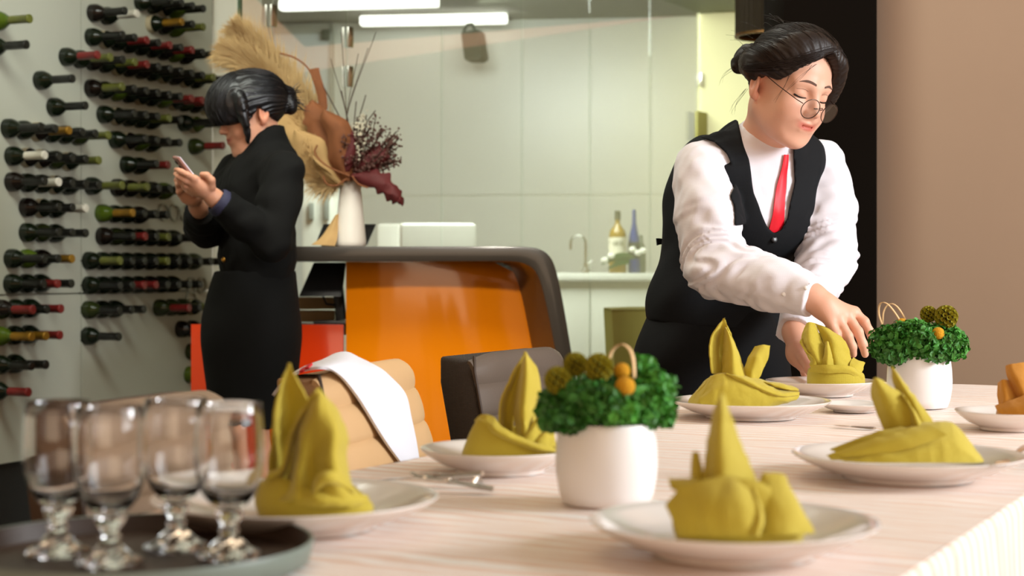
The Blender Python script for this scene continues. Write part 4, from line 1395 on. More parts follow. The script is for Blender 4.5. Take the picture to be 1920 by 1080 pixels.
# 6. far plate: pleated fan in a low wrap, between the waitress's hands
n = Nap('far', 'yellow green napkin pleated like a fan under the waitress hands')
n.band('wrap', 1517, 1618, 0.042, [(0, 690), (0.2, 686), (0.7, 685), (1, 700)], 690, bulge=0.003)
n.sheet('wrap_lap', [[(1518, 684, -0.03), (1550, 684, -0.05), (1590, 686, -0.044), (1612, 696, -0.02)], [(1520, 690, -0.032), (1550, 692, -0.052), (1592, 693, -0.046), (1618, 706, -0.02)], [(1518, 697, -0.03), (1550, 700, -0.05), (1590, 700, -0.044), (1617, 716, -0.02)]])
n.sheet('left_hood', [[(1512, 606, -0.002), (1518, 604, -0.006), (1528, 606, -0.004)], [(1503, 632, -0.004), (1518, 632, -0.024), (1540, 636, -0.010)], [(1506, 650, -0.01), (1522, 652, -0.034), (1548, 655, -0.018)],
                      [(1514, 668, -0.016), (1530, 670, -0.036), (1552, 672, -0.026)], [(1524, 684, -0.022), (1538, 686, -0.036), (1556, 688, -0.032)]])
n.sheet('right_hood', [[(1528, 606, -0.004), (1550, 615, -0.010), (1576, 630, 0.0)], [(1540, 632, -0.006), (1562, 636, -0.026), (1588, 645, -0.004)], [(1548, 655, -0.014), (1566, 658, -0.03), (1593, 662, -0.006)],
                       [(1554, 674, -0.024), (1572, 676, -0.034), (1598, 680, -0.01)], [(1556, 690, -0.028), (1574, 691, -0.036), (1602, 692, -0.014)]])
n.sheet('left_roll', [[(1503, 634, -0.006), (1500, 640, -0.016), (1506, 646, -0.016)], [(1508, 652, -0.014), (1510, 658, -0.028), (1518, 662, -0.026)], [(1520, 672, -0.022), (1526, 674, -0.034), (1532, 670, -0.03)], [(1518, 684, -0.024), (1526, 688, -0.036), (1536, 686, -0.03)]], t=0.003)
n.sheet('front_pleat', [[(1548, 640, -0.022), (1551, 640, -0.03), (1554, 642, -0.022)], [(1546, 662, -0.03), (1552, 662, -0.042), (1560, 664, -0.028)], [(1540, 684, -0.034), (1552, 686, -0.046), (1566, 686, -0.03)]])
n.sheet('side_flap', [[(1600, 670, 0.0), (1610, 676, -0.004), (1622, 680, 0.0)], [(1594, 680, -0.02), (1606, 688, -0.024), (1618, 692, -0.012)], [(1592, 694, -0.03), (1604, 700, -0.034), (1614, 704, -0.02)]])

# 7. right-edge plate: ochre napkin with rolled ears, cut by the frame
n = Nap('right', 'ochre napkin with rolled ears on the plate cut by the right picture edge', m_nap2)
n.band('wrap', 1874, 1990, 0.04, [(0, 762), (0.15, 755), (0.5, 745), (1, 760)], 755)
n.sheet('front_fold', [[(1866, 762, -0.02), (1872, 772, -0.03), (1890, 783, -0.04)], [(1900, 750, -0.03), (1908, 765, -0.045), (1915, 783, -0.05)], [(1945, 735, -0.03), (1950, 760, -0.05), (1955, 783, -0.052)], [(1985, 750, -0.01), (1990, 765, -0.02), (1992, 780, -0.025)]])
n.sheet('rolled_ear', [[(1871, 718, 0.0), (1880, 712, -0.012), (1892, 714, -0.004)], [(1870, 735, -0.004), (1884, 735, -0.018), (1905, 730, -0.008)], [(1872, 758, -0.012), (1890, 756, -0.026), (1915, 748, -0.014)]])
n.sheet('tall_ear', [[(1886, 686, 0.0), (1900, 682, -0.008), (1935, 678, 0.0)], [(1888, 705, -0.006), (1908, 705, -0.02), (1945, 700, -0.004)], [(1900, 732, -0.01), (1920, 735, -0.028), (1950, 730, -0.01)], [(1910, 758, -0.014), (1930, 758, -0.03), (1955, 755, -0.014)]])
n.sheet('back_ear', [[(1935, 672, 0.01), (1950, 668, 0.006), (1970, 680, 0.01)], [(1930, 710, 0.008), (1950, 710, -0.01), (1978, 715, 0.008)], [(1930, 755, 0.0), (1952, 757, -0.016), (1980, 757, 0.0)]])
# ------------------------------------------------------------------ flower pots
m_pot = mat('white_pot_ceramic', (238, 236, 236), 0.35, var=0.01, coat=0.15)
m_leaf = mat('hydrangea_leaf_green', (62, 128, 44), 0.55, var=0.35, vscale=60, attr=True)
m_bud = mat('green_buds', (84, 156, 60), 0.6, var=0.3, vscale=90)
m_pod = mat('olive_seed_pod', (150, 142, 30), 0.8, var=0.4, vscale=130)
m_podin = mat('dark_seed_core', (58, 46, 14), 0.9)
m_ball = mat('yellow_billy_ball', (216, 156, 26), 0.9, var=0.2, vscale=250, bump=0.8, bscale=500, bdist=0.004)
m_bamb = mat('bamboo_strip', (226, 188, 138), 0.6, var=0.08, stretch=(1, 1, 6), vscale=60)
m_soil = mat('floral_foam', (40, 56, 28), 0.95, bump=0.4)


def pot(label, px, pyb, wpx, hpx, seed, clumps, pods, balls, loops, nleaf):
    c = PZ(px, pyb, TZ + 0.001)
    k = c[1] / F_PX
    rr = wpx / 2 * k
    hh = hpx * k
    c[2] = TZ + 0.0015
    t = thing('potted_arrangement', label, 'plant', c)
    d = c[1]
    prof_ = [(0, 0), (0.80, 0), (0.86, 0.02), (0.93, 0.15), (0.985, 0.35), (1.0, 0.5), (0.985, 0.72), (0.945, 0.92), (0.935, 0.985), (0.92, 1.0), (0.90, 0.985), (0.92, 0.8), (0.93, 0.5), (0.8, 0.1), (0, 0.08)]
    MB().lathe([(a * rr, z * hh) for a, z in prof_], 56, c).build('pot', m_pot, t, smooth=60)
    MB().lathe([(0, hh * 0.86), (rr * 0.9, hh * 0.86), (rr * 0.9, hh * 0.8)], 32, c).build('floral_foam', m_soil, t)
    r_ = random.Random(seed)

    def q(x, y, dd):
        return P(x, y, d + dd)
    vs, fs, tint = [], [], []
    bud = MB()
    tot = sum(cl[3] * cl[4] for cl in clumps)
    for (x, y, dd, rx, ry, shade, nb_) in clumps:
        cc = q(x, y, dd)
        ax_, az_ = rx * k, ry * k
        ay_ = ax_ * 0.9
        nl = int(nleaf * rx * ry / tot)
        for i in range(nl):
            n_ = np.array([r_.gauss(0, 1), r_.gauss(0, 1), r_.gauss(0, 1)])
            n_ /= np.linalg.norm(n_)
            rad = 0.55 + 0.47 * r_.random() ** 0.5 if r_.random() < 0.84 else r_.uniform(1.0, 1.17)
            p = cc + n_ * np.array([ax_, ay_, az_]) * rad
            nn = n_ + np.array([r_.gauss(0, .55), r_.gauss(0, .55), r_.gauss(0, .55)])
            nn /= np.linalg.norm(nn)
            up = np.array([r_.gauss(0, 1), r_.gauss(0, 1), r_.gauss(0, 1) + 0.3])
            tt = up - nn * np.dot(up, nn)
            tt /= np.linalg.norm(tt) + 1e-9
            ss = np.cross(nn, tt)
            L_ = r_.uniform(0.0065, 0.0135)
            W_ = L_ * r_.uniform(0.32, 0.45)
            fold = nn * W_ * 0.45
            o = len(vs)
            vs += [p - tt * L_ * 0.5, p - tt * L_ * 0.12 + ss * W_ + fold, p + tt * L_ * 0.28 + ss * W_ * 0.75 + fold * 0.7, p + tt * L_ * 0.55 - nn * L_ * 0.1,
                   p + tt * L_ * 0.28 - ss * W_ * 0.75 + fold * 0.7, p - tt * L_ * 0.12 - ss * W_ + fold, p + tt * L_ * 0.1]
            fs += [(o, o + 6, o + 1), (o + 1, o + 6, o + 2), (o + 2, o + 6, o + 3), (o + 3, o + 6, o + 4), (o + 4, o + 6, o + 5), (o + 5, o + 6, o)]
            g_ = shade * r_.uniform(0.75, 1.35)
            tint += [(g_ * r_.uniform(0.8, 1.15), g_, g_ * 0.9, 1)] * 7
        for i in range(nb_):
            n_ = np.array([r_.gauss(0, 1), r_.gauss(0, 1), r_.gauss(0, 1)])
            n_ /= np.linalg.norm(n_)
            p = cc + n_ * np.array([ax_, ay_, az_]) * r_.uniform(0.93, 1.1)
            bud.ball(p, r_.uniform(0.0012, 0.0021), 6, 4)
    b = MB()
    b.v, b.f = [tuple(p) for p in vs], fs
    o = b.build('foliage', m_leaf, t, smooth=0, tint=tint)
    o['kind'] = 'stuff'
    if bud.v:
        o = bud.build('flower_buds', m_bud, t)
        o['kind'] = 'stuff'
    for (x, y, dd, r) in pods:
        # globe of small papery cups round a dark core
        cc = q(x, y, dd)
        R0 = r * k
        core = MB().ball(cc, R0 * 0.72, 14, 9).build('seed_head', m_podin, t)
        b = MB()
        n_c = 70
        for i in range(n_c):
            z = 1 - 2 * (i + 0.5) / n_c
            a = i * 2.39996
            n_ = np.array([math.sqrt(1 - z * z) * math.cos(a), math.sqrt(1 - z * z) * math.sin(a), z])
            A = frame(n_)
            cr_ = R0 * 0.17
            b.lathe([(cr_ * 0.35, 0), (cr_ * 0.8, R0 * 0.12), (cr_ * 1.25, R0 * 0.28)], 8, cc + n_ * R0 * 0.70, A)
        b.build('seed_cups', m_pod, core, smooth=60)
        base = c + np.array([(cc[0] - c[0]) * 0.3, 0, hh * 0.85])
        MB().tube([base, cc], 0.0014, 5).build('stem', m_leaf_stem, core)
    for (x, y, dd, r) in balls:
        cc = q(x, y, dd)
        b = MB().ball(cc, r * k, 20, 14)
        rn = np.random.RandomState(seed)
        o = b.build('billy_ball', m_ball, t)
        base = c + np.array([(cc[0] - c[0]) * 0.3, 0, hh * 0.85])
        MB().tube([base, cc], 0.0012, 5).build('stem', m_leaf_stem, o)
    for pts, w_ in loops:
        ctrl = np.array([q(*p_) for p_ in pts])
        cv = spline(ctrl, 6)
        sd = np.array([0.5, 0.85, 0.0]) * w_ * k / 2
        rows = [[p - sd, p, p + sd] for p in cv]
        MB().sheet(np.array(rows), 1, 0.0012).build('bamboo_loop', m_bamb, t, smooth=60)
    return t


m_leaf_stem = mat('green_stem', (84, 110, 40), 0.6)
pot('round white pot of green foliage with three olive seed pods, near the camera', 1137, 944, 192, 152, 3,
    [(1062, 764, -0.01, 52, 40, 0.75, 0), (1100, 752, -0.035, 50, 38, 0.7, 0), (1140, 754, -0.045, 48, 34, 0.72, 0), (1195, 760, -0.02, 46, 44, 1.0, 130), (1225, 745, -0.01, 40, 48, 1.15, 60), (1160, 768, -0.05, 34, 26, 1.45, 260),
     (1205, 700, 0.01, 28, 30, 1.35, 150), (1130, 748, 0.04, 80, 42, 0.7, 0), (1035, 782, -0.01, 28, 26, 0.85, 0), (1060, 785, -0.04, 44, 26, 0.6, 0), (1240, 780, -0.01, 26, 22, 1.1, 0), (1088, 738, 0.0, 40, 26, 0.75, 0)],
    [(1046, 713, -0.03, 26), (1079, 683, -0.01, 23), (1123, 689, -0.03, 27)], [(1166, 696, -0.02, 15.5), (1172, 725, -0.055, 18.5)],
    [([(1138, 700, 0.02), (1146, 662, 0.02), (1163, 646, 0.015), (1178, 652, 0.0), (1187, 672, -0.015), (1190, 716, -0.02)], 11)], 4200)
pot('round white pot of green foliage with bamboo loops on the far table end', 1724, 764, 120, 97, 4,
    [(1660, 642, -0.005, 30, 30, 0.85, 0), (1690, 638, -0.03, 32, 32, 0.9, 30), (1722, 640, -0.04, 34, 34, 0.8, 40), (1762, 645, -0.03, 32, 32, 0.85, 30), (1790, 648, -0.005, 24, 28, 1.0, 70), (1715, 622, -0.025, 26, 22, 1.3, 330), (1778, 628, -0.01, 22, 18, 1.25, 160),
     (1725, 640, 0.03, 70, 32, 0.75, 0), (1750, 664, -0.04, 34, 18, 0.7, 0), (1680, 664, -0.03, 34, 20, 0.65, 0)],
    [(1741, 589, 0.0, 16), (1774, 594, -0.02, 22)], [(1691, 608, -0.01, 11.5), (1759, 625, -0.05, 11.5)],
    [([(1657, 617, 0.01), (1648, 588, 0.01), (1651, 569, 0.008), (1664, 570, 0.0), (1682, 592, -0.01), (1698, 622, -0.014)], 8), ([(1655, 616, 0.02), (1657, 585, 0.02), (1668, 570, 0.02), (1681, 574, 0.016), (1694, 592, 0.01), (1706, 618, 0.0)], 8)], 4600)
# ------------------------------------------------------------------ dining chairs along the left side of the table
def dining_chair(label, pa, pb, tilt, mface, mside, zt=0.85, nq=8, th=0.075, name='dining_chair'):
    """Padded chair whose back's top front edge runs from plan point pa (near) to pb (far); it faces the table."""
    pa, pb = np.array([*pa, 0.0]), np.array([*pb, 0.0])
    w = np.linalg.norm(pb - pa)
    u = (pb - pa) / w                              # along the back
    f = np.array([u[1], -u[0], 0])                 # facing direction (towards the table)
    t = thing(name, label, 'chair', (pa + pb) / 2 - f * 0.0)
    o = (pa + pb) / 2
    z0 = 0.43
    # slightly reclined back: profile (distance along f, z), front face quilted in horizontal channels
    H = zt - z0

    def back_pt(s_, z, q):
        lean = tilt * (z - zt)                     # negative below top moves forward
        return o + u * s_ - f * (lean + q) + np.array([0, 0, z])
    # front quilting: each channel a puffed pad of its own
    for k in range(nq):
        za, zb = z0 + H * k / nq, z0 + H * (k + 1) / nq
        rows = []
        for j in range(9):
            g_ = j / 8
            z = za + (zb - za) * g_
            z = min(z, zt - 0.004)
            puff = 0.006 * math.sin(math.pi * g_) ** 0.5 if k < nq - 1 else (0.006 * math.sin(math.pi * min(g_, 0.5)) if g_ < 0.5 else 0.006 - 0.03 * max(0, g_ - 0.6) ** 1.4)
            row = []
            for i in range(9):
                s_ = (i / 8 - 0.5) * w
                edge = 0.010 * (abs(2 * i / 8 - 1)) ** 8
                if k == nq - 1:
                    z_ = z - 0.012 * (abs(2 * i / 8 - 1)) ** 6 * g_
                else:
                    z_ = z
                row.append(back_pt(s_, z_, -(puff - edge)))
            rows.append(row)
        MB().sheet(np.array(rows), 2, 0.008).build('quilted_channel', mface, t, smooth=60)
    # body shell of the back: rounded slab
    prof_, vs, fs = [], [], []
    nz_ = 10
    rings = []
    for j in range(nz_ + 1):
        z = z0 - 0.03 + (zt - 0.006 - z0 + 0.03) * j / nz_
        inset = 0.0 if j < nz_ else 0.014
        ring = []
        for s_, q in ((-w / 2 - 0.004, 0.004), (-w / 2 - 0.006, th * 0.5), (-w / 2 + 0.004, th), (w / 2 - 0.004, th), (w / 2 + 0.006, th * 0.5), (w / 2 + 0.004, 0.004)):
            zz_ = z - (0.005 if (j == nz_ and abs(s_) > w * 0.49) else 0)
            ring.append(back_pt(s_ * (1 - (0.03 if j == nz_ else 0)), zz_, q + (0.004 if j == nz_ and q < 0.01 else -0.006 if j == nz_ else 0)))
        rings.append(ring)
    vs = [p for r__ in rings for p in r__]
    n6 = 6
    for j in range(nz_):
        for k in range(n6):
            fs.append((j * n6 + k, j * n6 + (k + 1) % n6, (j + 1) * n6 + (k + 1) % n6, (j + 1) * n6 + k))
    fs.append(tuple(range(n6))[::-1])
    fs.append(tuple(range(nz_ * n6, nz_ * n6 + n6)))
    MB().add(vs, fs).build('back_shell', mside, t, bevel=0.008, seg=3, smooth=50)
    # piping along the near front edge
    MB().tube([back_pt(-w / 2 - 0.003, z, 0.0) for z in np.linspace(z0, zt - 0.03, 8)] + [back_pt(-w / 2 + 0.012, zt - 0.006, 0.004)], 0.003, 6).build('piping', m_piping, t)
    # seat and legs
    sc = back_pt(0, z0, 0) + f * 0.22
    A = [u, f, (0, 0, 1)]
    MB().box((sc[0], sc[1], z0), (w, 0.44, 0.09), A).build('seat', mface, t, bevel=0.03, seg=3)
    for s_ in (-1, 1):
        for q in (-1, 1):
            p = sc + u * s_ * (w / 2 - 0.04) + f * q * 0.18
            MB().tube([(p[0], p[1], z0 - 0.04), (p[0] + u[0] * 0.02 * s_, p[1] + u[1] * 0.02 * s_, 0)], [0.018, 0.012], 10).build('leg', m_black, t)
    return t


m_piping = mat('dark_piping', (64, 50, 40), 0.7)
m_beige = mat('beige_leather', (206, 168, 122), 0.5, var=0.05, vscale=10, bump=0.15, bscale=250)
m_beige_mesh = weave(mat('beige_mesh_fabric', (172, 132, 92), 0.8, var=0.08, vscale=40), 900, 0.8)
m_taupe = mat('taupe_leather', (132, 110, 88), 0.5, var=0.06, vscale=10, bump=0.15, bscale=250)
m_taupe_mesh = weave(mat('brown_mesh_fabric', (92, 72, 58), 0.8, var=0.08, vscale=40), 900, 0.8)
m_dgrey = mat('dark_grey_leather', (96, 84, 74), 0.45, var=0.06, vscale=10, bump=0.15, bscale=250)
m_dgrey_mesh = weave(mat('dark_mesh_fabric', (62, 54, 48), 0.85, var=0.1, vscale=40), 900, 0.8)
dining_chair('taupe quilted dining chair seen through the wine goblets on the left', (-0.452, 1.64), (-0.345, 1.92), 0.16, m_taupe, m_taupe_mesh)
bc = dining_chair('beige quilted dining chair with a white towel over its back', (-0.268, 2.20), (-0.168, 2.60), 0.30, m_beige, m_beige_mesh)
dining_chair('dark grey dining chair in front of the orange counter', (-0.066, 2.66), (0.09, 2.97), 0.20, m_dgrey, m_dgrey_mesh)

# white towel with red stripes over the beige chair's back
m_towel = weave(mat('white_towel', (226, 228, 238), 0.85, var=0.02, sheen=0.2, bump=0.15, bscale=300), 1200, 0.3)
m_stripe = mat('red_stripe', (196, 24, 38), 0.8)


ca, cb_ = np.array([-0.268, 2.20, 0.85]), np.array([-0.168, 2.60, 0.85])
cu = (cb_ - ca) / np.linalg.norm(cb_ - ca)
cf = np.array([cu[1], -cu[0], 0])
cn = cf * 1.0 + np.array([0, 0, 0.30])
cn /= np.linalg.norm(cn)


def tw_face(x, y, off=0.017):
    """Point over the chair back's front face."""
    o = ca + cn * off
    d = P(x, y, 1.0) - np.array([0, 0, ZC])
    k_ = np.dot(o - np.array([0, 0, ZC]), cn) / np.dot(d, cn)
    return np.array([0, 0, ZC]) + d * k_


def tw_pt(x, y, d):
    return P(x, y, d)


left_e = [(637, 705), (665, 738), (686, 770), (707, 805), (728, 837), (751, 868)]
right_e = [(707, 689), (739, 715), (760, 742), (769, 781), (778, 823), (785, 866)]
top_l, top_r = tw_face(606, 690), tw_face(684, 675)
bk = -cf * 0.075
rows = [[tw_pt(512, 742, 2.22), tw_pt(517, 734, 2.25), tw_pt(526, 728, 2.28), tw_pt(536, 722, 2.30)],
        [tw_pt(530, 718, 2.20), tw_pt(540, 709, 2.23), tw_pt(552, 700, 2.27), tw_pt(566, 692, 2.31)],
        [tw_pt(562, 697, 2.19), tw_pt(574, 690, 2.23), tw_pt(592, 682, 2.28), tw_pt(606, 676, 2.33)],
        [top_l, top_l * 0.4 + (ca + cu * 0.14 + [0, 0, 0.012]) * 0.6, ca + cu * 0.2 - cf * 0.03 + [0, 0, 0.014], ca + cu * 0.27 - cf * 0.06 + [0, 0, 0.010]]]
for k_, (l_, r__) in enumerate(zip(left_e, right_e)):
    a_, b_ = tw_face(*l_), tw_face(*r__)
    rows.append([a_, a_ * 0.67 + b_ * 0.33 + cn * 0.004, a_ * 0.33 + b_ * 0.67 + cn * 0.004, b_])
tw = thing('towel', 'white towel with red stripes draped over the beige chair', 'towel', tw_pt(660, 700, 2.27))
MB().sheet(np.array(rows), 6, 0.004).build('cloth', m_towel, tw, smooth=70)
for x0, y0 in ((564, 690), (574, 684)):
    MB().sheet(np.array([[tw_pt(x0 - 3, y0 + 8, 2.180), tw_pt(x0, y0 + 4, 2.198), tw_pt(x0 + 4, y0 + 1, 2.216)], [tw_pt(x0 + 5, y0 + 6, 2.176), tw_pt(x0 + 8, y0 + 2, 2.194), tw_pt(x0 + 12, y0 - 2, 2.212)]]), 4, 0.003).build('stripe', m_stripe, tw)
# ------------------------------------------------------------------ distance-field modelling for the two people
def axis(*segs):
    out = []
    for lo, hi, st in segs:
        n_ = max(1, int(round((hi - lo) / st)))
        out.append(np.linspace(lo, hi, n_, endpoint=False))
    out.append(np.array([segs[-1][1]]))
    return np.concatenate(out).astype(np.float32)


class Field:
    def __init__(self, xs, ys, zs):
        self.ax = [xs, ys, zs]
        self.F = np.full((len(xs), len(ys), len(zs)), 0.05, np.float32)

    def sl(self, lo, hi):
        s_ = []
        for a, l, h in zip(self.ax, lo, hi):
            i, j = np.searchsorted(a, l), np.searchsorted(a, h)
            s_.append(slice(max(0, i - 1), min(len(a), j + 1)))
        return tuple(s_)

    def xyz(self, s_):
        return (self.ax[0][s_[0]][:, None, None], self.ax[1][s_[1]][None, :, None], self.ax[2][s_[2]][None, None, :])

    def merge(self, s_, d, k, sub=False):
        f = self.F[s_]
        if sub:
            d = -d
            if k > 0:
                h = np.maximum(k - np.abs(f - d), 0) / k
                self.F[s_] = np.maximum(f, d) + h * h * k * 0.25
            else:
                self.F[s_] = np.maximum(f, d)
        else:
            if k > 0:
                h = np.maximum(k - np.abs(f - d), 0) / k
                self.F[s_] = np.minimum(f, d) - h * h * k * 0.25
            else:
                self.F[s_] = np.minimum(f, d)

    def cone(self, a, b, ra, rb, k=0.015, sub=False):
        a, b = np.asarray(a, float), np.asarray(b, float)
        pad = max(ra, rb) + k + 0.012
        s_ = self.sl(np.minimum(a, b) - pad, np.maximum(a, b) + pad)
        X, Y, Z = self.xyz(s_)
        ba = (b - a).astype(np.float32)
        L2 = float(ba @ ba) + 1e-12
        px, py, pz = X - np.float32(a[0]), Y - np.float32(a[1]), Z - np.float32(a[2])
        t = np.clip((px * ba[0] + py * ba[1] + pz * ba[2]) / np.float32(L2), 0, 1)
        d = np.sqrt((px - t * ba[0]) ** 2 + (py - t * ba[1]) ** 2 + (pz - t * ba[2]) ** 2) - (np.float32(ra) + t * np.float32(rb - ra))
        self.merge(s_, d, k, sub)

    def chain(self, pts, rs, k=0.012):
        for i in range(len(pts) - 1):
            self.cone(pts[i], pts[i + 1], rs[i], rs[i + 1], k)

    def ell(self, c, r, A=None, k=0.02, sub=False):
        c = np.asarray(c, float)
        A = (np.eye(3) if A is None else np.asarray(A)).astype(np.float32)
        pad = max(r) + k + 0.012
        s_ = self.sl(c - pad, c + pad)
        X, Y, Z = self.xyz(s_)
        px, py, pz = X - np.float32(c[0]), Y - np.float32(c[1]), Z - np.float32(c[2])
        k0 = k1 = 0
        for i in range(3):
            q = px * A[i, 0] + py * A[i, 1] + pz * A[i, 2]
            k0 = k0 + (q / np.float32(r[i])) ** 2
            k1 = k1 + (q / np.float32(r[i] ** 2)) ** 2
        k0, k1 = np.sqrt(k0), np.sqrt(k1) + np.float32(1e-6)
        self.merge(s_, k0 * (k0 - 1) / k1, k, sub)

    def clip(self, g, lo=None, hi=None, k=0.0):
        """Keep only where g(X, Y, Z) < 0."""
        s_ = self.sl(lo if lo is not None else [-9] * 3, hi if hi is not None else [9] * 3)
        X, Y, Z = self.xyz(s_)
        self.merge(s_, -g(X, Y, Z), k, True)

    def displace(self, w, lo=None, hi=None):
        s_ = self.sl(lo if lo is not None else [-9] * 3, hi if hi is not None else [9] * 3)
        X, Y, Z = self.xyz(s_)
        self.F[s_] += w(X, Y, Z).astype(np.float32)

    def sample(self, p):
        p = np.asarray(p, float)
        idx, w = [], []
        for i in range(3):
            a = self.ax[i]
            j = int(np.clip(np.searchsorted(a, p[i]) - 1, 0, len(a) - 2))
            idx.append(j)
            w.append(float((p[i] - a[j]) / (a[j + 1] - a[j])))
        v = 0.0
        for dx in (0, 1):
            for dy in (0, 1):
                for dz in (0, 1):
                    v += (w[0] if dx else 1 - w[0]) * (w[1] if dy else 1 - w[1]) * (w[2] if dz else 1 - w[2]) * float(self.F[idx[0] + dx, idx[1] + dy, idx[2] + dz])
        return v

    def samplev(self, p):
        p = np.asarray(p, float)
        idx, w = [], []
        for i in range(3):
            a = self.ax[i].astype(float)
            j = np.clip(np.searchsorted(a, p[:, i]) - 1, 0, len(a) - 2)
            idx.append(j)
            w.append(np.clip((p[:, i] - a[j]) / (a[j + 1] - a[j]), 0, 1))
        v = 0.0
        for c in ((i, j, k) for i in (0, 1) for j in (0, 1) for k in (0, 1)):
            v = v + np.prod([w[q] if c[q] else 1 - w[q] for q in range(3)], axis=0) * self.F[idx[0] + c[0], idx[1] + c[1], idx[2] + c[2]]
        return v

    def pull(self, p, centre, off=0.0, it=40):
        """March points straight towards their centres until they lie off above the surface; returns points and a hit mask."""
        d = centre - p
        L_ = np.linalg.norm(d, axis=1, keepdims=True)
        d = d / L_
        t = np.zeros((len(p), 1))
        for _ in range(it):
            f = self.samplev(p + d * t)[:, None] - off
            t = np.clip(t + f * 0.7, 0, L_)
        return p + d * t, (t < L_ * 0.98)[:, 0]

    def hit(self, o, d, t0, t1, step=0.002):
        """First surface point along o + t d."""
        o, d = np.asarray(o, float), np.asarray(d, float)
        d = d / np.linalg.norm(d)
        t = t0
        while t < t1:
            if self.sample(o + d * t) < 0:
                a, b = t - step, t
                for _ in range(8):
                    m_ = (a + b) / 2
                    if self.sample(o + d * m_) < 0:
                        b = m_
                    else:
                        a = m_
                return o + d * b
            t += step
        return None

    def mesh(self):
        """Surface nets on the rectilinear grid."""
        F = self.F
        S = F < 0
        c8 = [(i, j, k) for i in (0, 1) for j in (0, 1) for k in (0, 1)]
        n = [s_ - 1 for s_ in F.shape]
        cnt = np.zeros(n, np.uint8)
        for i, j, k in c8:
            cnt += S[i:n[0] + i, j:n[1] + j, k:n[2] + k]
        act = np.argwhere((cnt > 0) & (cnt < 8))
        del cnt
        I, J, K = act.T
        val = {c: F[I + c[0], J + c[1], K + c[2]] for c in c8}
        acc = np.zeros((len(act), 3))
        num = np.zeros(len(act))
        for a in range(3):
            for c in c8:
                if c[a]:
                    continue
                c2 = list(c)
                c2[a] = 1
                v0, v1 = val[c], val[tuple(c2)]
                m_ = (v0 < 0) != (v1 < 0)
                t = np.where(m_, v0 / np.where(m_, v0 - v1, 1), 0)
                for ax_ in range(3):
                    acc[:, ax_] += np.where(m_, (t if ax_ == a else c[ax_]), 0)
                num += m_
        acc /= num[:, None]
        V = np.empty_like(acc)
        for ax_ in range(3):
            g = self.ax[ax_].astype(float)
            i0 = act[:, ax_]
            V[:, ax_] = g[i0] + (g[i0 + 1] - g[i0]) * acc[:, ax_]
        key = (I.astype(np.int64) * n[1] + J) * n[2] + K
        order = np.argsort(key)
        ks = key[order]

        def find(i, j, k):
            q = (i.astype(np.int64) * n[1] + j) * n[2] + k
            return order[np.searchsorted(ks, q)]
        quads = []
        for a in range(3):
            sl0 = [slice(1, -1)] * 3
            sl1 = [slice(1, -1)] * 3
            sl0[a], sl1[a] = slice(1, -2), slice(2, -1)
            A_, B_ = S[tuple(sl0)], S[tuple(sl1)]
            for flip, mk in ((False, A_ & ~B_), (True, ~A_ & B_)):
                e = np.argwhere(mk) + 1
                if not len(e):
                    continue
                u, v = (a + 1) % 3, (a + 2) % 3
                cs = []
                for du, dv in ((1, 1), (0, 1), (0, 0), (1, 0)):
                    q = e.copy()
                    q[:, u] -= du
                    q[:, v] -= dv
                    cs.append(find(q[:, 0], q[:, 1], q[:, 2]))
                qd = np.stack(cs, 1)
                quads.append(qd[:, ::-1] if flip else qd)
        return V, np.concatenate(quads)


def main_piece(V, Q):
    """Drop crumbs that a clip left loose."""
    lab = np.arange(len(V))
    while True:
        m_ = lab[Q].min(axis=1)
        new = lab.copy()
        for c in range(4):
            np.minimum.at(new, Q[:, c], m_)
        new = new[new]
        if (new == lab).all():
            break
        lab = new
    ids, cnt = np.unique(lab, return_counts=True)
    keep = lab == ids[cnt.argmax()]
    re_ = np.cumsum(keep) - 1
    return V[keep], re_[Q[keep[Q[:, 0]]]]


def build_np(name, V, Q, m, parent, tint=None, smooth_it=0):
    if tint is None:
        V, Q = main_piece(V, Q)
    if smooth_it:
        e = np.concatenate([Q[:, [0, 1]], Q[:, [1, 2]], Q[:, [2, 3]], Q[:, [3, 0]]])
        for _ in range(smooth_it):
            acc = np.zeros_like(V)
            cn = np.zeros(len(V))
            np.add.at(acc, e[:, 0], V[e[:, 1]])
            np.add.at(cn, e[:, 0], 1)
            np.add.at(acc, e[:, 1], V[e[:, 0]])
            np.add.at(cn, e[:, 1], 1)
            V = V * 0.5 + acc / np.maximum(cn, 1)[:, None] * 0.5
    if parent is not None:
        im = np.array(mw(parent).inverted())
        W = V @ im[:3, :3].T + im[:3, 3]
    else:
        W = V
    me = bpy.data.meshes.new(name)
    me.vertices.add(len(W))
    me.vertices.foreach_set('co', W.astype(np.float32).ravel())
    me.loops.add(Q.size)
    me.loops.foreach_set('vertex_index', Q.astype(np.int32).ravel())
    me.polygons.add(len(Q))
    me.polygons.foreach_set('loop_start', np.arange(0, Q.size, 4, dtype=np.int32))
    me.update(calc_edges=True)
    me.shade_smooth()
    if tint is not None:
        at = me.color_attributes.new('tint', 'FLOAT_COLOR', 'POINT')
        at.data.foreach_set('color', np.asarray(tint, np.float32).ravel())
    me.materials.append(m)
    o = bpy.data.objects.new(name, me)
    COL.objects.link(o)
    o.parent = parent
    return o


def rot(ax_, deg):
    c, s_ = math.cos(R(deg)), math.sin(R(deg))
    return np.array({'x': [[1, 0, 0], [0, c, -s_], [0, s_, c]], 'y': [[c, 0, s_], [0, 1, 0], [-s_, 0, c]], 'z': [[c, -s_, 0], [s_, c, 0], [0, 0, 1]]}[ax_])


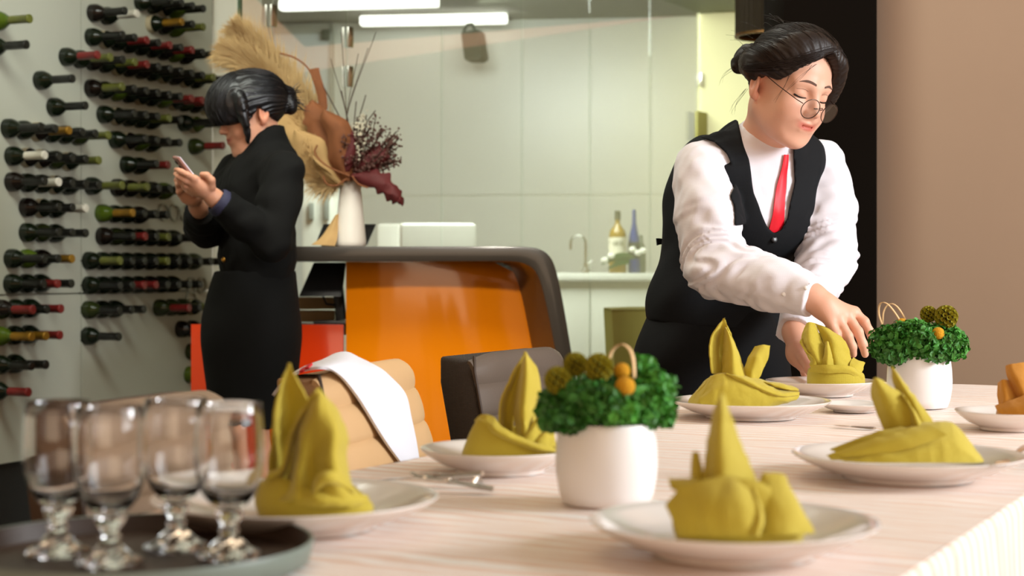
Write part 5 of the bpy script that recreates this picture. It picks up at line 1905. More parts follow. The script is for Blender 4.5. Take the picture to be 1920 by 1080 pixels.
def wob(seed, wl, amp, n_=5, stretch=(1, 1, 1)):
    r_ = np.random.RandomState(seed)
    terms = []
    for i in range(n_):
        v = r_.normal(size=3)
        v /= np.linalg.norm(v)
        terms.append((v * 2 * math.pi / (wl * r_.uniform(0.6, 1.6)) * np.array(stretch), r_.uniform(0, 6.28), r_.uniform(0.5, 1)))

    def f(X, Y, Z):
        s_ = 0
        for v, ph, a in terms:
            s_ = s_ + a * np.sin(v[0] * X + v[1] * Y + v[2] * Z + ph)
        return s_ * amp / n_ * 1.6
    return f


def poly_sd(px, py, poly):
    """Signed distance (negative inside) to a 2D polygon, arrays px, py."""
    best = None
    inside = np.zeros(np.broadcast(px, py).shape, bool)
    m = len(poly)
    for i in range(m):
        ax_, ay_ = poly[i]
        bx_, by_ = poly[(i + 1) % m]
        ex, ey = bx_ - ax_, by_ - ay_
        wx, wy = px - ax_, py - ay_
        t = np.clip((wx * ex + wy * ey) / (ex * ex + ey * ey), 0, 1)
        d = (wx - t * ex) ** 2 + (wy - t * ey) ** 2
        best = d if best is None else np.minimum(best, d)
        c = ((ay_ > py) != (by_ > py)) & (px < (bx_ - ax_) * (py - ay_) / ((by_ - ay_) if by_ != ay_ else 1e-9) + ax_)
        inside ^= c
    d = np.sqrt(best)
    return np.where(inside, -d, d)


class Head:
    """Head frame: x to the person's left, y to the back, z up; c = point between the ears at eye height."""

    def __init__(self, c, Rm, s=1.0):
        self.c, self.R, self.s = np.asarray(c, float), Rm, s
        self.A = Rm.T

    def w(self, x, y, z):
        return self.c + self.R @ (np.array([x, y, z]) * self.s)

    def loc(self, X, Y, Z):
        px, py, pz = X - self.c[0], Y - self.c[1], Z - self.c[2]
        r_ = self.R
        return [(px * r_[0, i] + py * r_[1, i] + pz * r_[2, i]) / self.s for i in range(3)]

    def ell(self, F, c, r, k, sub=False, A=None):
        F.ell(self.w(*c), [q * self.s for q in r], self.A if A is None else A @ self.A, k, sub)

    def cone(self, F, a, b, ra, rb, k, sub=False):
        F.cone(self.w(*a), self.w(*b), ra * self.s, rb * self.s, k, sub)

    def face(self, F):
        e, c = self.ell, self.cone
        e(F, (0, 0.011, 0.030), (0.0735, 0.085, 0.078), 0.02)
        e(F, (0, -0.036, 0.040), (0.058, 0.046, 0.046), 0.03)
        e(F, (0, -0.030, -0.024), (0.060, 0.058, 0.074), 0.03)
        e(F, (0, -0.036, -0.070), (0.046, 0.042, 0.034), 0.03)
        for s_ in (-1, 1):
            e(F, (s_ * 0.036, -0.056, -0.040), (0.025, 0.026, 0.028), 0.025)
            c(F, (s_ * 0.052, 0.0, -0.052), (s_ * 0.024, -0.060, -0.092), 0.016, 0.014, 0.03)
        e(F, (0, -0.072, -0.099), (0.018, 0.014, 0.013), 0.022)
        # eye sockets, lids, brows
        for s_ in (-1, 1):
            e(F, (s_ * 0.032, -0.096, 0.002), (0.019, 0.016, 0.011), 0.016, True)
            e(F, (s_ * 0.032, -0.0700, -0.001), (0.0150, 0.0135, 0.0120), 0.006)
            c(F, (s_ * 0.014, -0.083, 0.020), (s_ * 0.046, -0.069, 0.020), 0.006, 0.006, 0.018)
            # crease under the lower lid edge
            c(F, (s_ * 0.020, -0.0845, -0.0085), (s_ * 0.044, -0.0790, -0.0085), 0.0012, 0.001, 0.004, True)
        # nose
        c(F, (0, -0.084, 0.010), (0, -0.1035, -0.030), 0.006, 0.0085, 0.016)
        e(F, (0, -0.1035, -0.0315), (0.0092, 0.009, 0.0080), 0.008)
        for s_ in (-1, 1):
            e(F, (s_ * 0.0105, -0.0950, -0.0345), (0.0068, 0.0085, 0.0062), 0.007)
            e(F, (s_ * 0.0058, -0.0990, -0.0400), (0.0028, 0.0035, 0.0022), 0.003, True)
        # mouth
        e(F, (0, -0.078, -0.062), (0.026, 0.016, 0.018), 0.02)
        for s_ in (-1, 1):
            c(F, (s_ * 0.003, -0.0930, -0.0570), (s_ * 0.0265, -0.0800, -0.0575), 0.0036, 0.0016, 0.005)
        c(F, (-0.015, -0.0890, -0.0685), (0.015, -0.0890, -0.0685), 0.0046, 0.0046, 0.006)
        for s_ in (-1, 1):
            c(F, (0, -0.0965, -0.0630), (s_ * 0.013, -0.0925, -0.0626), 0.0014, 0.0012, 0.003, True)
            c(F, (s_ * 0.013, -0.0925, -0.0628), (s_ * 0.0300, -0.0790, -0.0568), 0.0016, 0.0010, 0.003, True)
        # ears
        for s_ in (-1, 1):
            B = rot('z', s_ * 22) @ rot('x', -12)
            e(F, (s_ * 0.0755, 0.014, -0.010), (0.0075, 0.0185, 0.030), 0.006, False, B.T)
            e(F, (s_ * 0.0820, 0.012, -0.006), (0.0055, 0.0105, 0.017), 0.005, True, B.T)
            e(F, (s_ * 0.0740, 0.004, -0.034), (0.006, 0.008, 0.009), 0.006)

    def front(self, F, x, z, off=0.0):
        o = self.w(x, -0.15, z)
        d = self.R @ np.array([0, 1, 0.0])
        p = F.hit(o, d, 0.0, 0.16 * self.s, 0.002)
        if p is None:
            p = self.w(x, -0.07, z)
        return p - d * off

    def tint(self, V):
        x, y, z = self.loc(V[:, 0], V[:, 1], V[:, 2])
        t = np.ones((len(V), 4))
        fr = (y < -0.055)
        up = np.exp(-((np.abs(x) / 0.0265) ** 4)) * np.exp(-(((z + 0.0625 - 0.0045 * (np.abs(x) / 0.0265) ** 2 + 0.0008) / 0.0078) ** 4)) * fr
        lipc = np.array([0.66, 0.27, 0.26])
        ck = np.exp(-(((np.abs(x) - 0.04) / 0.02) ** 2) - (((z + 0.035) / 0.018) ** 2)) * fr * 0.35
        nos = np.exp(-((x / 0.012) ** 2) - (((z + 0.034) / 0.008) ** 2)) * fr * 0.25
        for i, (l, b) in enumerate(zip(lipc, (1.0, 0.86, 0.84))):
            t[:, i] *= 1 - np.clip(up, 0, 1) * (1 - l)
            t[:, i] *= 1 - (ck + nos) * (1 - b)
        ear = (np.abs(x) > 0.07) & (np.abs(z + 0.01) < 0.04) & (np.abs(y - 0.012) < 0.03)
        t[ear, 1] *= 0.84
        t[ear, 2] *= 0.80
        return t


def hand(F, wrist, fr, palm_c, palm_r, A, fingers, k=0.006):
    """Palm ellipsoid plus one bent chain per finger: fingers = list of (points, radii)."""
    F.ell(palm_c, palm_r, A, 0.012)
    for pts, rs in fingers:
        F.chain(pts, rs, k)


m_skin = mat('skin', (226, 172, 146), 0.48, var=0.04, vscale=40, bump=0.06, bscale=500, sub=0.12, attr=True)
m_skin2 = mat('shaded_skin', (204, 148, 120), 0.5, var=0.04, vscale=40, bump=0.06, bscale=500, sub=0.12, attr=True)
m_hair = mat('black_brown_hair', (32, 20, 14), 0.5, var=0.4, vscale=30, bump=0.5, bscale=60, stretch=(1, 1, 1), spec=0.4)
m_hair2 = mat('blue_black_hair', (17, 16, 18), 0.36, var=0.4, vscale=30, bump=0.4, bscale=60, spec=0.5)
m_brow = mat('brow_hair', (92, 66, 54), 0.8)
m_shirt = weave(mat('white_shirt_cotton', (232, 228, 236), 0.75, var=0.02, bump=0.15, bscale=60), 1500, 0.15)
m_vest = weave(mat('charcoal_vest', (21, 23, 26), 0.8, spec=0.2, var=0.06, bump=0.1, bscale=80), 1200, 0.2)
m_trous = weave(mat('black_trousers', (14, 15, 17), 0.8, spec=0.2, var=0.08, bump=0.1, bscale=60), 1200, 0.2)
m_tie = mat('red_tie', (226, 20, 42), 0.5, var=0.04)
m_frame_m = mat('dark_metal_frame', (64, 48, 40), 0.3, 0.7)
m_lens = pane_glass('spectacle_lens', (0.98, 0.98, 0.98), 0.01, 0.22)


def combed(Hd, Hf, par, m, paths, seed, jit, r0=0.0006):
    """Hair strands lying on the hair surface along head-frame guide paths."""
    rs = np.random.RandomState(seed)
    b = MB()
    for guide, n_, spread in paths:
        g = spline(np.array(guide, float), 4)
        for _ in range(n_):
            sh = rs.normal(0, 1, 3) * spread
            q = g + sh * np.linspace(1.0, 0.45, len(g))[:, None] + rs.normal(0, jit, (1, 3))
            a_, b_ = sorted(rs.uniform(0, 1, 2))
            if b_ - a_ < 0.35:
                a_, b_ = 0.0, 1.0
            q = q[int(a_ * (len(g) - 4)):int(b_ * (len(g) - 1)) + 2]
            ctr_ = np.array([0, 0.02, 0.02])
            out = q + (q - ctr_) / np.linalg.norm(q - ctr_, axis=1, keepdims=True) * 0.03
            W = np.array([Hd.w(*p_) for p_ in out])
            C_ = np.repeat(Hd.w(*ctr_)[None], len(W), 0)
            pts, ok = Hf.pull(W, C_, rs.uniform(0.0002, 0.0016))
            if ok.all() and len(pts) > 3:
                b.tube(pts, np.concatenate([[r0 * 0.3], np.full(len(pts) - 2, r0), [r0 * 0.3]]), 4, cap=False)
    o = b.build('combed_strands', m, par, smooth=180)
    o['kind'] = 'stuff'
    return o


m_shoe = mat('black_shoe', (16, 16, 16), 0.35)
# ------------------------------------------------------------------ waitress in white shirt and charcoal vest
D_ = dict
yaw_t = 33.0
Bt = rot('z', yaw_t) @ rot('x', 14)                # torso frame, leaning forward
Bh = rot('z', yaw_t)
J = D_(hip=P(1338, 640, 3.53), waist=P(1356, 520, 3.52), chest=P(1412, 372, 3.415), neck=P(1438, 268, 3.375),
       rs=P(1310, 312, 3.30), re=P(1343, 500, 3.20), rw=P(1522, 556, 3.085), ls=P(1540, 306, 3.475), le=P(1552, 478, 3.40), lw=P(1492, 622, 3.235))
wt = thing('person', 'waitress in white shirt, charcoal vest, red tie and round glasses leaning over the table', 'person', (J['hip'][0], J['hip'][1], 0))
Hd = Head(P(1475, 162, 3.285), rot('y', 8) @ rot('z', 36) @ rot('x', 15), 0.99)

XS = axis((0.14, 0.42, 0.005), (0.42, 0.74, 0.002), (0.74, 0.80, 0.005))
YS = axis((2.96, 3.02, 0.004), (3.02, 3.42, 0.002), (3.42, 3.86, 0.006))
ZS = axis((-0.01, 0.74, 0.012), (0.74, 0.98, 0.002), (0.98, 1.20, 0.005), (1.20, 1.56, 0.002))
B = Field(XS, YS, ZS)
Hd.face(B)
nk = Hd.w(0, 0.022, -0.055)
B.cone(nk, J['neck'] + [0, 0, -0.02], 0.048, 0.050, 0.03)
B.ell(J['chest'], (0.140, 0.085, 0.150), Bt.T, 0.05)
B.ell(J['waist'], (0.115, 0.080, 0.13), Bh.T, 0.06)
B.ell(J['hip'], (0.145, 0.105, 0.12), Bh.T, 0.06)
B.cone(J['rs'], J['ls'], 0.040, 0.040, 0.04)
legs = []
for s_ in (-1, 1):
    h_ = J['hip'] + Bh @ np.array([s_ * 0.085, 0.0, -0.05])
    kn = h_ * [1, 1, 0] + Bh @ np.array([s_ * 0.01, -0.03, 0]) + [0, 0, 0.45]
    an = h_ * [1, 1, 0] + Bh @ np.array([s_ * 0.01, 0.02, 0]) + [0, 0, 0.08]
    legs.append((h_, kn, an))
    B.chain([h_, kn, an], [0.075, 0.050, 0.034], 0.03)
    B.cone(an + [0, 0, -0.03], an + Bh @ np.array([0, -0.13, -0.045]), 0.03, 0.024, 0.02)
for a in ('r', 'l'):
    B.chain([J[a + 's'], J[a + 'e'], J[a + 'w']], [0.040, 0.034, 0.0235], 0.02)
# right hand: back of the hand up, four fingers drooping, thumb tucked behind
kn = [P(1556, 603, 3.060), P(1572, 598, 3.066), P(1589, 592, 3.078), P(1602, 585, 3.095)]
B.cone(J['rw'], P(1545, 572, 3.078), 0.0235, 0.024, 0.02)
for q, r_ in zip(kn, (0.0110, 0.0118, 0.0120, 0.0112)):
    B.cone(P(1536, 570, 3.080) * 0.8 + q * 0.2, q, 0.0165, r_, 0.016)
fing = [([kn[0], P(1568, 628, 3.052), P(1574, 646, 3.060)], [0.0098, 0.0086, 0.0072]),
        ([kn[1], P(1590, 630, 3.056), P(1598, 650, 3.060), P(1600, 664, 3.068)], [0.0104, 0.0092, 0.0085, 0.0072]),
        ([kn[2], P(1609, 622, 3.068), P(1618, 646, 3.070), P(1622, 664, 3.080)], [0.0106, 0.0094, 0.0086, 0.0072]),
        ([kn[3], P(1621, 603, 3.088), P(1631, 622, 3.092), P(1635, 640, 3.100)], [0.0100, 0.0088, 0.0080, 0.0068]),
        ([P(1548, 582, 3.10), P(1566, 606, 3.125), P(1582, 630, 3.128), P(1590, 646, 3.122)], [0.0130, 0.0108, 0.0096, 0.0078])]
for pts, rs in fing:
    B.chain(pts, rs, 0.005)
# left hand: holds the napkin's left side
pc = P(1500, 662, 3.19)
B.cone(J['lw'], pc, 0.0235, 0.025, 0.02)
B.cone(pc, P(1507, 680, 3.165), 0.024, 0.018, 0.018)
fing = [([P(1512, 672, 3.205), P(1522, 688, 3.225), P(1536, 698, 3.228), P(1548, 702, 3.222)], [0.0105, 0.0092, 0.0085, 0.0070]),
        ([P(1509, 680, 3.195), P(1517, 697, 3.214), P(1530, 706, 3.216), P(1540, 709, 3.212)], [0.0105, 0.0094, 0.0086, 0.0070]),
        ([P(1507, 684, 3.182), P(1514, 702, 3.196), P(1524, 709, 3.200), P(1532, 712, 3.198)], [0.0102, 0.0090, 0.0084, 0.0070]),
        ([P(1504, 684, 3.170), P(1510, 700, 3.178), P(1517, 709, 3.182), P(1523, 713, 3.182)], [0.0094, 0.0084, 0.0076, 0.0064]),
        ([P(1494, 650, 3.180), P(1506, 672, 3.145), P(1517, 692, 3.118), P(1524, 707, 3.108)], [0.0125, 0.0108, 0.0098, 0.0076])]
for pts, rs in fing:
    B.chain(pts, rs, 0.005)
V, Q = B.mesh()
body = build_np('body', V, Q, m_skin, wt, Hd.tint(V), 1)

# hair
hx = Hd.c
Hf = Field(axis((hx[0] - 0.22, hx[0] + 0.16, 0.0022)), axis((hx[1] - 0.16, hx[1] + 0.20, 0.0022)), axis((hx[2] - 0.16, hx[2] + 0.19, 0.0022)))
Hd.ell(Hf, (0, 0.006, 0.036), (0.0865, 0.095, 0.094), 0.0)
Hd.ell(Hf, (0.006, -0.030, 0.070), (0.068, 0.064, 0.054), 0.03)
Hf.clip(lambda X, Y, Z: (lambda q: -np.maximum(q[1] + 0.012, q[2] - (0.100 - 0.95 * np.abs(q[0] - 0.004) - 6.0 * np.maximum(np.abs(q[0] - 0.004) - 0.05, 0) ** 1.5)))(Hd.loc(X, Y, Z)), k=0.006)
Hf.clip(lambda X, Y, Z: (lambda q: np.interp(q[1].ravel(), [-0.2, -0.005, 0.03, 0.07, 0.2], [0.012, 0.012, -0.022, -0.062, -0.07]).reshape(q[1].shape) - q[2])(Hd.loc(X, Y, Z)), k=0.006)
# locks: over the left cheek, right temple wisps, crown roll towards the bun
def lock(pts, rs, k=0.012):
    Hf.chain(spline(np.array([Hd.w(*p) for p in pts]), 4), np.interp(np.linspace(0, len(rs) - 1, (len(pts) - 1) * 4 + 1), range(len(rs)), rs), k)


lock([(0.014, -0.070, 0.100), (0.054, -0.072, 0.070), (0.074, -0.056, 0.026), (0.078, -0.042, -0.012), (0.076, -0.032, -0.046)], [0.010, 0.014, 0.016, 0.013, 0.005])
lock([(0.030, -0.050, 0.100), (0.074, -0.044, 0.064), (0.090, -0.026, 0.018), (0.088, -0.012, -0.030), (0.080, -0.006, -0.060)], [0.012, 0.017, 0.018, 0.014, 0.006])
lock([(-0.015, -0.060, 0.102), (-0.056, -0.036, 0.074), (-0.078, 0.01, 0.042), (-0.062, 0.052, 0.026), (-0.03, 0.094, 0.022)], [0.010, 0.017, 0.016, 0.012, 0.010], 0.03)
# bun
Hd.ell(Hf, (-0.004, 0.130, 0.026), (0.032, 0.032, 0.033), 0.008)
Hd.ell(Hf, (0.008, 0.136, 0.042), (0.020, 0.018, 0.018), 0.008)
Hd.ell(Hf, (-0.018, 0.140, 0.010), (0.018, 0.016, 0.018), 0.008)


def strands(X, Y, Z):
    x, y, z = Hd.loc(X, Y, Z)
    n1 = wob(3, 0.05, 1.6)(x, y, z)
    ph = np.arctan2(x - 0.012, z + 0.02)
    a = np.sin(46 * ph + 2.2 * n1 + 14 * y) + 0.6 * np.sin(101 * ph - 3 * n1 + 25 * y)
    bun = y > 0.105
    tw_ = np.sin(300 * (x + z * 0.6) + 80 * y + n1 * 2)
    return np.where(bun, 0.0014 * tw_, 0.0006 * a) + wob(9, 0.05, 0.002)(x, y, z)


Hf.displace(strands)
V, Q = Hf.mesh()
hair = build_np('hair', V, Q, m_hair, wt)
# combed strands from the hairline back to the knot
paths = []
for a_ in np.linspace(-1.35, 1.30, 15):
    s_, c_ = math.sin(a_), math.cos(a_)
    paths.append(([(0.075 * s_ + 0.010, -0.055 + 0.03 * abs(s_), 0.02 + 0.075 * c_), (0.088 * s_, -0.01, 0.03 + 0.088 * c_), (0.078 * s_, 0.05, 0.03 + 0.080 * c_), (0.045 * s_, 0.085, 0.026 + 0.045 * c_), (0.02 * s_, 0.100, 0.024 + 0.02 * c_)], 20, 0.006))
paths.append(([(0.030, -0.070, 0.098), (0.068, -0.066, 0.070), (0.088, -0.048, 0.026), (0.092, -0.032, -0.014), (0.084, -0.026, -0.044)], 40, 0.005))
paths.append(([(0.016, -0.078, 0.094), (-0.02, -0.076, 0.078), (-0.055, -0.050, 0.048), (-0.078, -0.008, 0.026), (-0.078, 0.04, 0.012)], 40, 0.005))
combed(Hd, Hf, hair, m_hair, paths, 5, 0.001)
# fine loose strands
r_ = random.Random(11)
b = MB()
loose = [[(-0.058, -0.060, 0.040), (-0.068, -0.062, 0.005), (-0.070, -0.056, -0.03)], [(-0.030, -0.084, 0.062), (-0.052, -0.082, 0.030), (-0.064, -0.068, -0.005)], [(-0.076, 0.030, -0.03), (-0.078, 0.045, -0.06), (-0.070, 0.05, -0.085)],
         [(-0.072, 0.04, -0.035), (-0.07, 0.06, -0.07), (-0.066, 0.06, -0.09)], [(-0.02, 0.15, 0.0), (-0.03, 0.165, -0.02), (-0.024, 0.17, -0.045)], [(0.082, -0.03, -0.02), (0.086, -0.03, -0.06), (0.078, -0.028, -0.085)]]
for L_ in loose:
    for j in range(3):
        pts = [Hd.w(*(np.array(p) + np.array([r_.gauss(0, .0025), r_.gauss(0, .0025), r_.gauss(0, .003)]))) for p in L_]
        pts = spline(np.array(pts), 5)
        b.tube(pts, np.linspace(0.00035, 0.00012, len(pts)), 4, cap=False)
for j in range(60):
    a_ = r_.uniform(-1.4, 1.4)
    y0 = r_.uniform(-0.06, 0.1)
    rr_ = 0.088 + r_.random() * 0.003
    p0 = np.array([rr_ * math.sin(a_), y0, 0.034 + rr_ * math.cos(a_)])
    pts = [p0, p0 + np.array([r_.gauss(0, .006), 0.02, r_.uniform(0.002, 0.007)]), p0 + np.array([r_.gauss(0, .01), 0.045, r_.uniform(-0.004, 0.005)])]
    pts = spline(np.array([Hd.w(*p) for p in pts]), 4)
    b.tube(pts, np.linspace(0.0004, 0.00015, len(pts)), 4, cap=False)
o = b.build('loose_strands', m_hair, hair)
o['kind'] = 'stuff'


def face_features(Hd, B, par, mb, both=(-1, 1), bz=0.0235):
    for s_ in both:
        top, bot = [], []
        xs_ = np.linspace(0.0125, 0.047, 9)
        for i, x in enumerate(xs_):
            f = i / 8
            zc = bz + 0.0045 * math.sin(math.pi * min(1, f * 0.8)) - 0.004 * f * f
            hw_ = 0.0019 * (0.7 + 0.5 * math.sin(math.pi * (0.15 + f * 0.6))) * (1 - 0.75 * max(0, f - 0.6) / 0.4)
            top.append(Hd.front(B, s_ * x, zc + hw_, 0.0008))
            bot.append(Hd.front(B, s_ * x, zc - hw_, 0.0008))
        mid = [(a + c) / 2 for a, c in zip(top, bot)]
        MB().sheet(np.array([top, mid, bot]), 3, 0.0012).build('eyebrow', m_brow, par)
        ln = [Hd.front(B, s_ * x, -0.0068 - 0.0022 * math.sin(math.pi * (x - 0.018) / 0.029) + 0.0012 * (x - 0.018) / 0.03, 0.0007) for x in np.linspace(0.0185, 0.0475, 9)]
        MB().tube(spline(np.array(ln), 3), [0.0006] + list(np.linspace(0.0011, 0.0019, 23)) + [0.0007], 6).build('eyelashes', m_hair, par)
        cr_ = [Hd.front(B, s_ * x, 0.0065 + 0.0028 * math.sin(math.pi * (x - 0.019) / 0.027), 0.0001) for x in np.linspace(0.0195, 0.0460, 7)]
        MB().tube(spline(np.array(cr_), 3), 0.00035, 5).build('lid_crease_shade', m_brow, par)  # thin dark line: the shade of the lid fold put in as colour


face_features(Hd, B, body, None)

# round glasses low on the nose
gl_ = thing('spectacles', 'thin round metal spectacles worn low on the waitress nose', 'glasses', Hd.w(0, -0.11, -0.02))
tl = rot('x', 12)
for s_ in (-1, 1):
    cc = np.array([s_ * 0.0275, -0.113, -0.0235])
    n_ = 40
    yr = rot('z', s_ * 6)
    ring = [Hd.w(*(cc + yr @ tl @ np.array([0.0222 * math.cos(a), 0, 0.0208 * math.sin(a)]))) for a in np.linspace(0, 2 * math.pi, n_ + 1)]
    MB().tube(ring, 0.0009, 8, cap=False).build('rim', m_frame_m, gl_)
    disc = [Hd.w(*(cc + yr @ tl @ np.array([0.0216 * math.cos(a), 0.0, 0.0202 * math.sin(a)]))) for a in np.linspace(0, 2 * math.pi, n_, endpoint=False)]
    MB().prism(disc, Hd.R @ np.array([0, 0.0008, 0])).build('lens', m_lens, gl_, smooth=0)
    o_ = cc + np.array([s_ * 0.0225, 0.002, 0.007])
    MB().tube([Hd.w(*q) for q in (o_, o_ + [s_ * 0.010, 0.012, 0.004], np.array([s_ * 0.0745, -0.05, 0.002]), np.array([s_ * 0.079, 0.0, 0.016]), np.array([s_ * 0.079, 0.022, 0.012]))], 0.0010, 6).build('temple', m_frame_m, gl_)
    MB().tube([Hd.w(*q) for q in ((s_ * 0.0068, -0.112, -0.020), (s_ * 0.009, -0.104, -0.022))], 0.0012, 6).build('nose_pad', m_frame_m, gl_)
MB().tube(spline(np.array([Hd.w(*q) for q in ((-0.0060, -0.1135, -0.0190), (0, -0.1165, -0.0165), (0.0060, -0.1135, -0.0190))]), 4), 0.0009, 6).build('bridge', m_frame_m, gl_)

# shirt: sleeves with cuffs, front and stand collar
GX = axis((0.14, 0.80, 0.0036))
GY = axis((2.98, 3.72, 0.0036))
GY = axis((2.98, 3.74, 0.0036))
GZ = axis((0.74, 1.36, 0.0036))
S_ = Field(GX, GY, GZ)


def torso(F, g, k=0.05):
    F.ell(J['chest'], (0.150 + g, 0.094 + g, 0.158 + g), Bt.T, k)
    F.ell(J['chest'] + Bt @ np.array([0, -0.045, -0.02]), (0.115 + g, 0.060 + g, 0.075 + g), Bt.T, k)
    F.ell(J['waist'], (0.128 + g, 0.094 + g, 0.15 + g), Bh.T, 0.07)
    F.cone(J['rs'] * 0.82 + J['ls'] * 0.18 + [0, 0, 0.01], J['ls'] * 0.82 + J['rs'] * 0.18 + [0, 0, 0.01], 0.044 + g, 0.044 + g, 0.05)
    F.ell(P(1322, 400, 3.52), (0.085 + g, 0.075 + g, 0.16 + g), Bh.T, 0.05)
    F.cone(J['neck'] + [0, 0, -0.01], J['chest'] + [0, 0, 0.05], 0.058 + g, 0.08 + g, 0.05)


torso(S_, 0.0)
nd = nk - J['neck']
nd = nd / np.linalg.norm(nd)
cfw = Bh @ np.array([0, -1, 0.0])
pcol = nd + cfw * 0.75
pcol /= np.linalg.norm(pcol)
pcol = cfw * 0.68 + np.array([0, 0, 1.0])
pcol /= np.linalg.norm(pcol)
col_top = (P(1390, 211, 3.40) + P(1479, 283, 3.27)) / 2


def neck_cut(off, rad):
    def g(X, Y, Z):
        pl = (X - col_top[0]) * pcol[0] + (Y - col_top[1]) * pcol[1] + (Z - col_top[2]) * pcol[2] + off
        q = [X - J['neck'][0], Y - J['neck'][1], Z - J['neck'][2]]
        t = q[0] * nd[0] + q[1] * nd[1] + q[2] * nd[2]
        rr = np.sqrt((q[0] - t * nd[0]) ** 2 + (q[1] - t * nd[1]) ** 2 + (q[2] - t * nd[2]) ** 2)
        return np.minimum(pl, rad - rr)
    return g


S_.cone(J['neck'] - nd * 0.03, J['neck'] + nd * 0.09, 0.060, 0.0545, 0.008)
S_.clip(neck_cut(0.004, 0.10), J['neck'] + [-0.13, -0.13, -0.08], J['neck'] + [0.13, 0.13, 0.2])
for a, wr in (('r', 0.038), ('l', 0.038)):
    s0, e0, w0 = J[a + 's'], J[a + 'e'], J[a + 'w']
    S_.chain([s0, s0 * 0.5 + e0 * 0.5, e0], [0.052, 0.066, 0.060], 0.02)
    md = e0 * 0.4 + w0 * 0.6
    S_.chain([e0, md], [0.060, 0.050], 0.02)
    S_.cone(md, w0 + (w0 - md) * 0.12, 0.050, 0.040, 0.02)
    dr = (w0 - e0) / np.linalg.norm(w0 - e0)
    c0 = w0 - dr * 0.052
    S_.cone(c0, w0 + dr * 0.03, 0.0395, 0.0370, 0.004)
    we = w0 + dr * 0.002
    S_.clip(lambda X, Y, Z, we=we, dr=dr: (X - we[0]) * dr[0] + (Y - we[1]) * dr[1] + (Z - we[2]) * dr[2], we - 0.055, we + 0.055)
w1, w2 = wob(21, 0.085, 0.0060, 7), wob(22, 0.034, 0.0034, 7)


def sleeve_folds(X, Y, Z):
    out = w1(X, Y, Z) + w2(X, Y, Z)
    for e0, s0 in ((J['re'], J['rs']), (J['le'], J['ls'])):
        q = np.exp(-((X - e0[0]) ** 2 + (Y - e0[1]) ** 2 + (Z - e0[2]) ** 2) / 0.09 ** 2)
        ax_ = (e0 - s0) / np.linalg.norm(e0 - s0)
        t = (X - e0[0]) * ax_[0] + (Y - e0[1]) * ax_[1] + (Z - e0[2]) * ax_[2]
        out = out + 0.0062 * q * np.sin(t * 2 * math.pi / 0.036 + 14 * X + 8 * w1(X, Y, Z) / 0.005)
    neckd = np.clip(((X - J['neck'][0]) ** 2 + (Y - J['neck'][1]) ** 2 + (Z - J['neck'][2]) ** 2) / 0.13 ** 2, 0, 1)
    return out * neckd


S_.displace(sleeve_folds)
SHIRT_F = S_.F.copy()
V, Q = S_.mesh()
shirt = build_np('shirt', V, Q, m_shirt, wt, None, 1)

# vest with a U neckline
VX = Field(GX, GY, GZ)
torso(VX, 0.010)
VX.ell(J['hip'] + [0, 0, 0.06], (0.158, 0.118, 0.15), Bh.T, 0.06)
ft = Bh @ np.array([0, -1, 0.0])
NECK_U = [(1376, 120), (1379, 222), (1389, 251), (1404, 298), (1413, 362), (1425, 400), (1438, 426), (1451, 438), (1464, 432), (1477, 409), (1489, 341), (1490, 272), (1500, 240), (1560, 120)]
STRAPS = ([(1300, 254), (1330, 234), (1378, 209), (1389, 251), (1404, 298), (1413, 362), (1425, 400), (1400, 420), (1375, 426), (1376, 383), (1368, 368), (1377, 353), (1379, 324), (1364, 290), (1340, 266)],
          [(1490, 266), (1506, 252), (1524, 254), (1541, 315), (1528, 362), (1511, 409), (1477, 409), (1489, 341)])


def uneck(X, Y, Z):
    px = CX + X / Y * F_PX
    py = HY - (Z - ZC) / Y * F_PX
    sd = poly_sd(px, py, NECK_U) * (3.35 / F_PX)
    back = -((X - J['chest'][0]) * ft[0] + (Y - J['chest'][1]) * ft[1] + 0.03)
    return -np.maximum(sd, back)


lo_, hi_ = np.array([0.38, 3.12, 1.0]), np.array([0.76, 3.62, 1.34])
VX.clip(uneck, lo_, hi_)
VX.clip(lambda X, Y, Z: (X - J['neck'][0]) * nd[0] + (Y - J['neck'][1]) * nd[1] + (Z - J['neck'][2]) * nd[2] - 0.03 + 0 * X)
VX.clip(neck_cut(0.035, 0.075), J['neck'] + [-0.13, -0.13, -0.1], J['neck'] + [0.13, 0.13, 0.2])
hemz = ZC - (585 - HY) / F_PX * 3.45
VX.clip(lambda X, Y, Z: hemz - Z + 0.10 * (-((X - J['hip'][0]) * ft[0] + (Y - J['hip'][1]) * ft[1])) - 0.02 + 0 * X)
# shoulder straps lie on the shirt
s_ = VX.sl(np.array([0.30, 3.05, 1.02]), np.array([0.76, 3.66, 1.34]))
X, Y, Z = VX.xyz(s_)
px_, py_ = CX + X / Y * F_PX, HY - (Z - ZC) / Y * F_PX
for poly in STRAPS:
    sd = (poly_sd(px_ + 0 * Z, py_ + 0 * X, poly) * (3.35 / F_PX)).astype(np.float32)
    VX.F[s_] = np.minimum(VX.F[s_], np.maximum(SHIRT_F[s_] - 0.0065, sd))
VX.displace(wob(31, 0.11, 0.0035, 6))
V, Q = VX.mesh()
vest = build_np('vest', V, Q, m_vest, wt, None, 1)
for px, py in ((1451, 449), (1444, 498)):
    p = VX.hit(P(px, py, 3.0), P(px, py, 3.5) - P(px, py, 3.0), 0, 0.7)
    if p is not None:
        A = frame(-np.array([0.45, -0.85, 0.15]) * -1)
        MB().lathe([(0, 0.003), (0.003, 0.0026), (0.0062, 0.0036), (0.0075, 0.002), (0.0075, -0.003)], 16, p, A).build('button', mat('vest_button', (22, 22, 24), 0.3), vest)
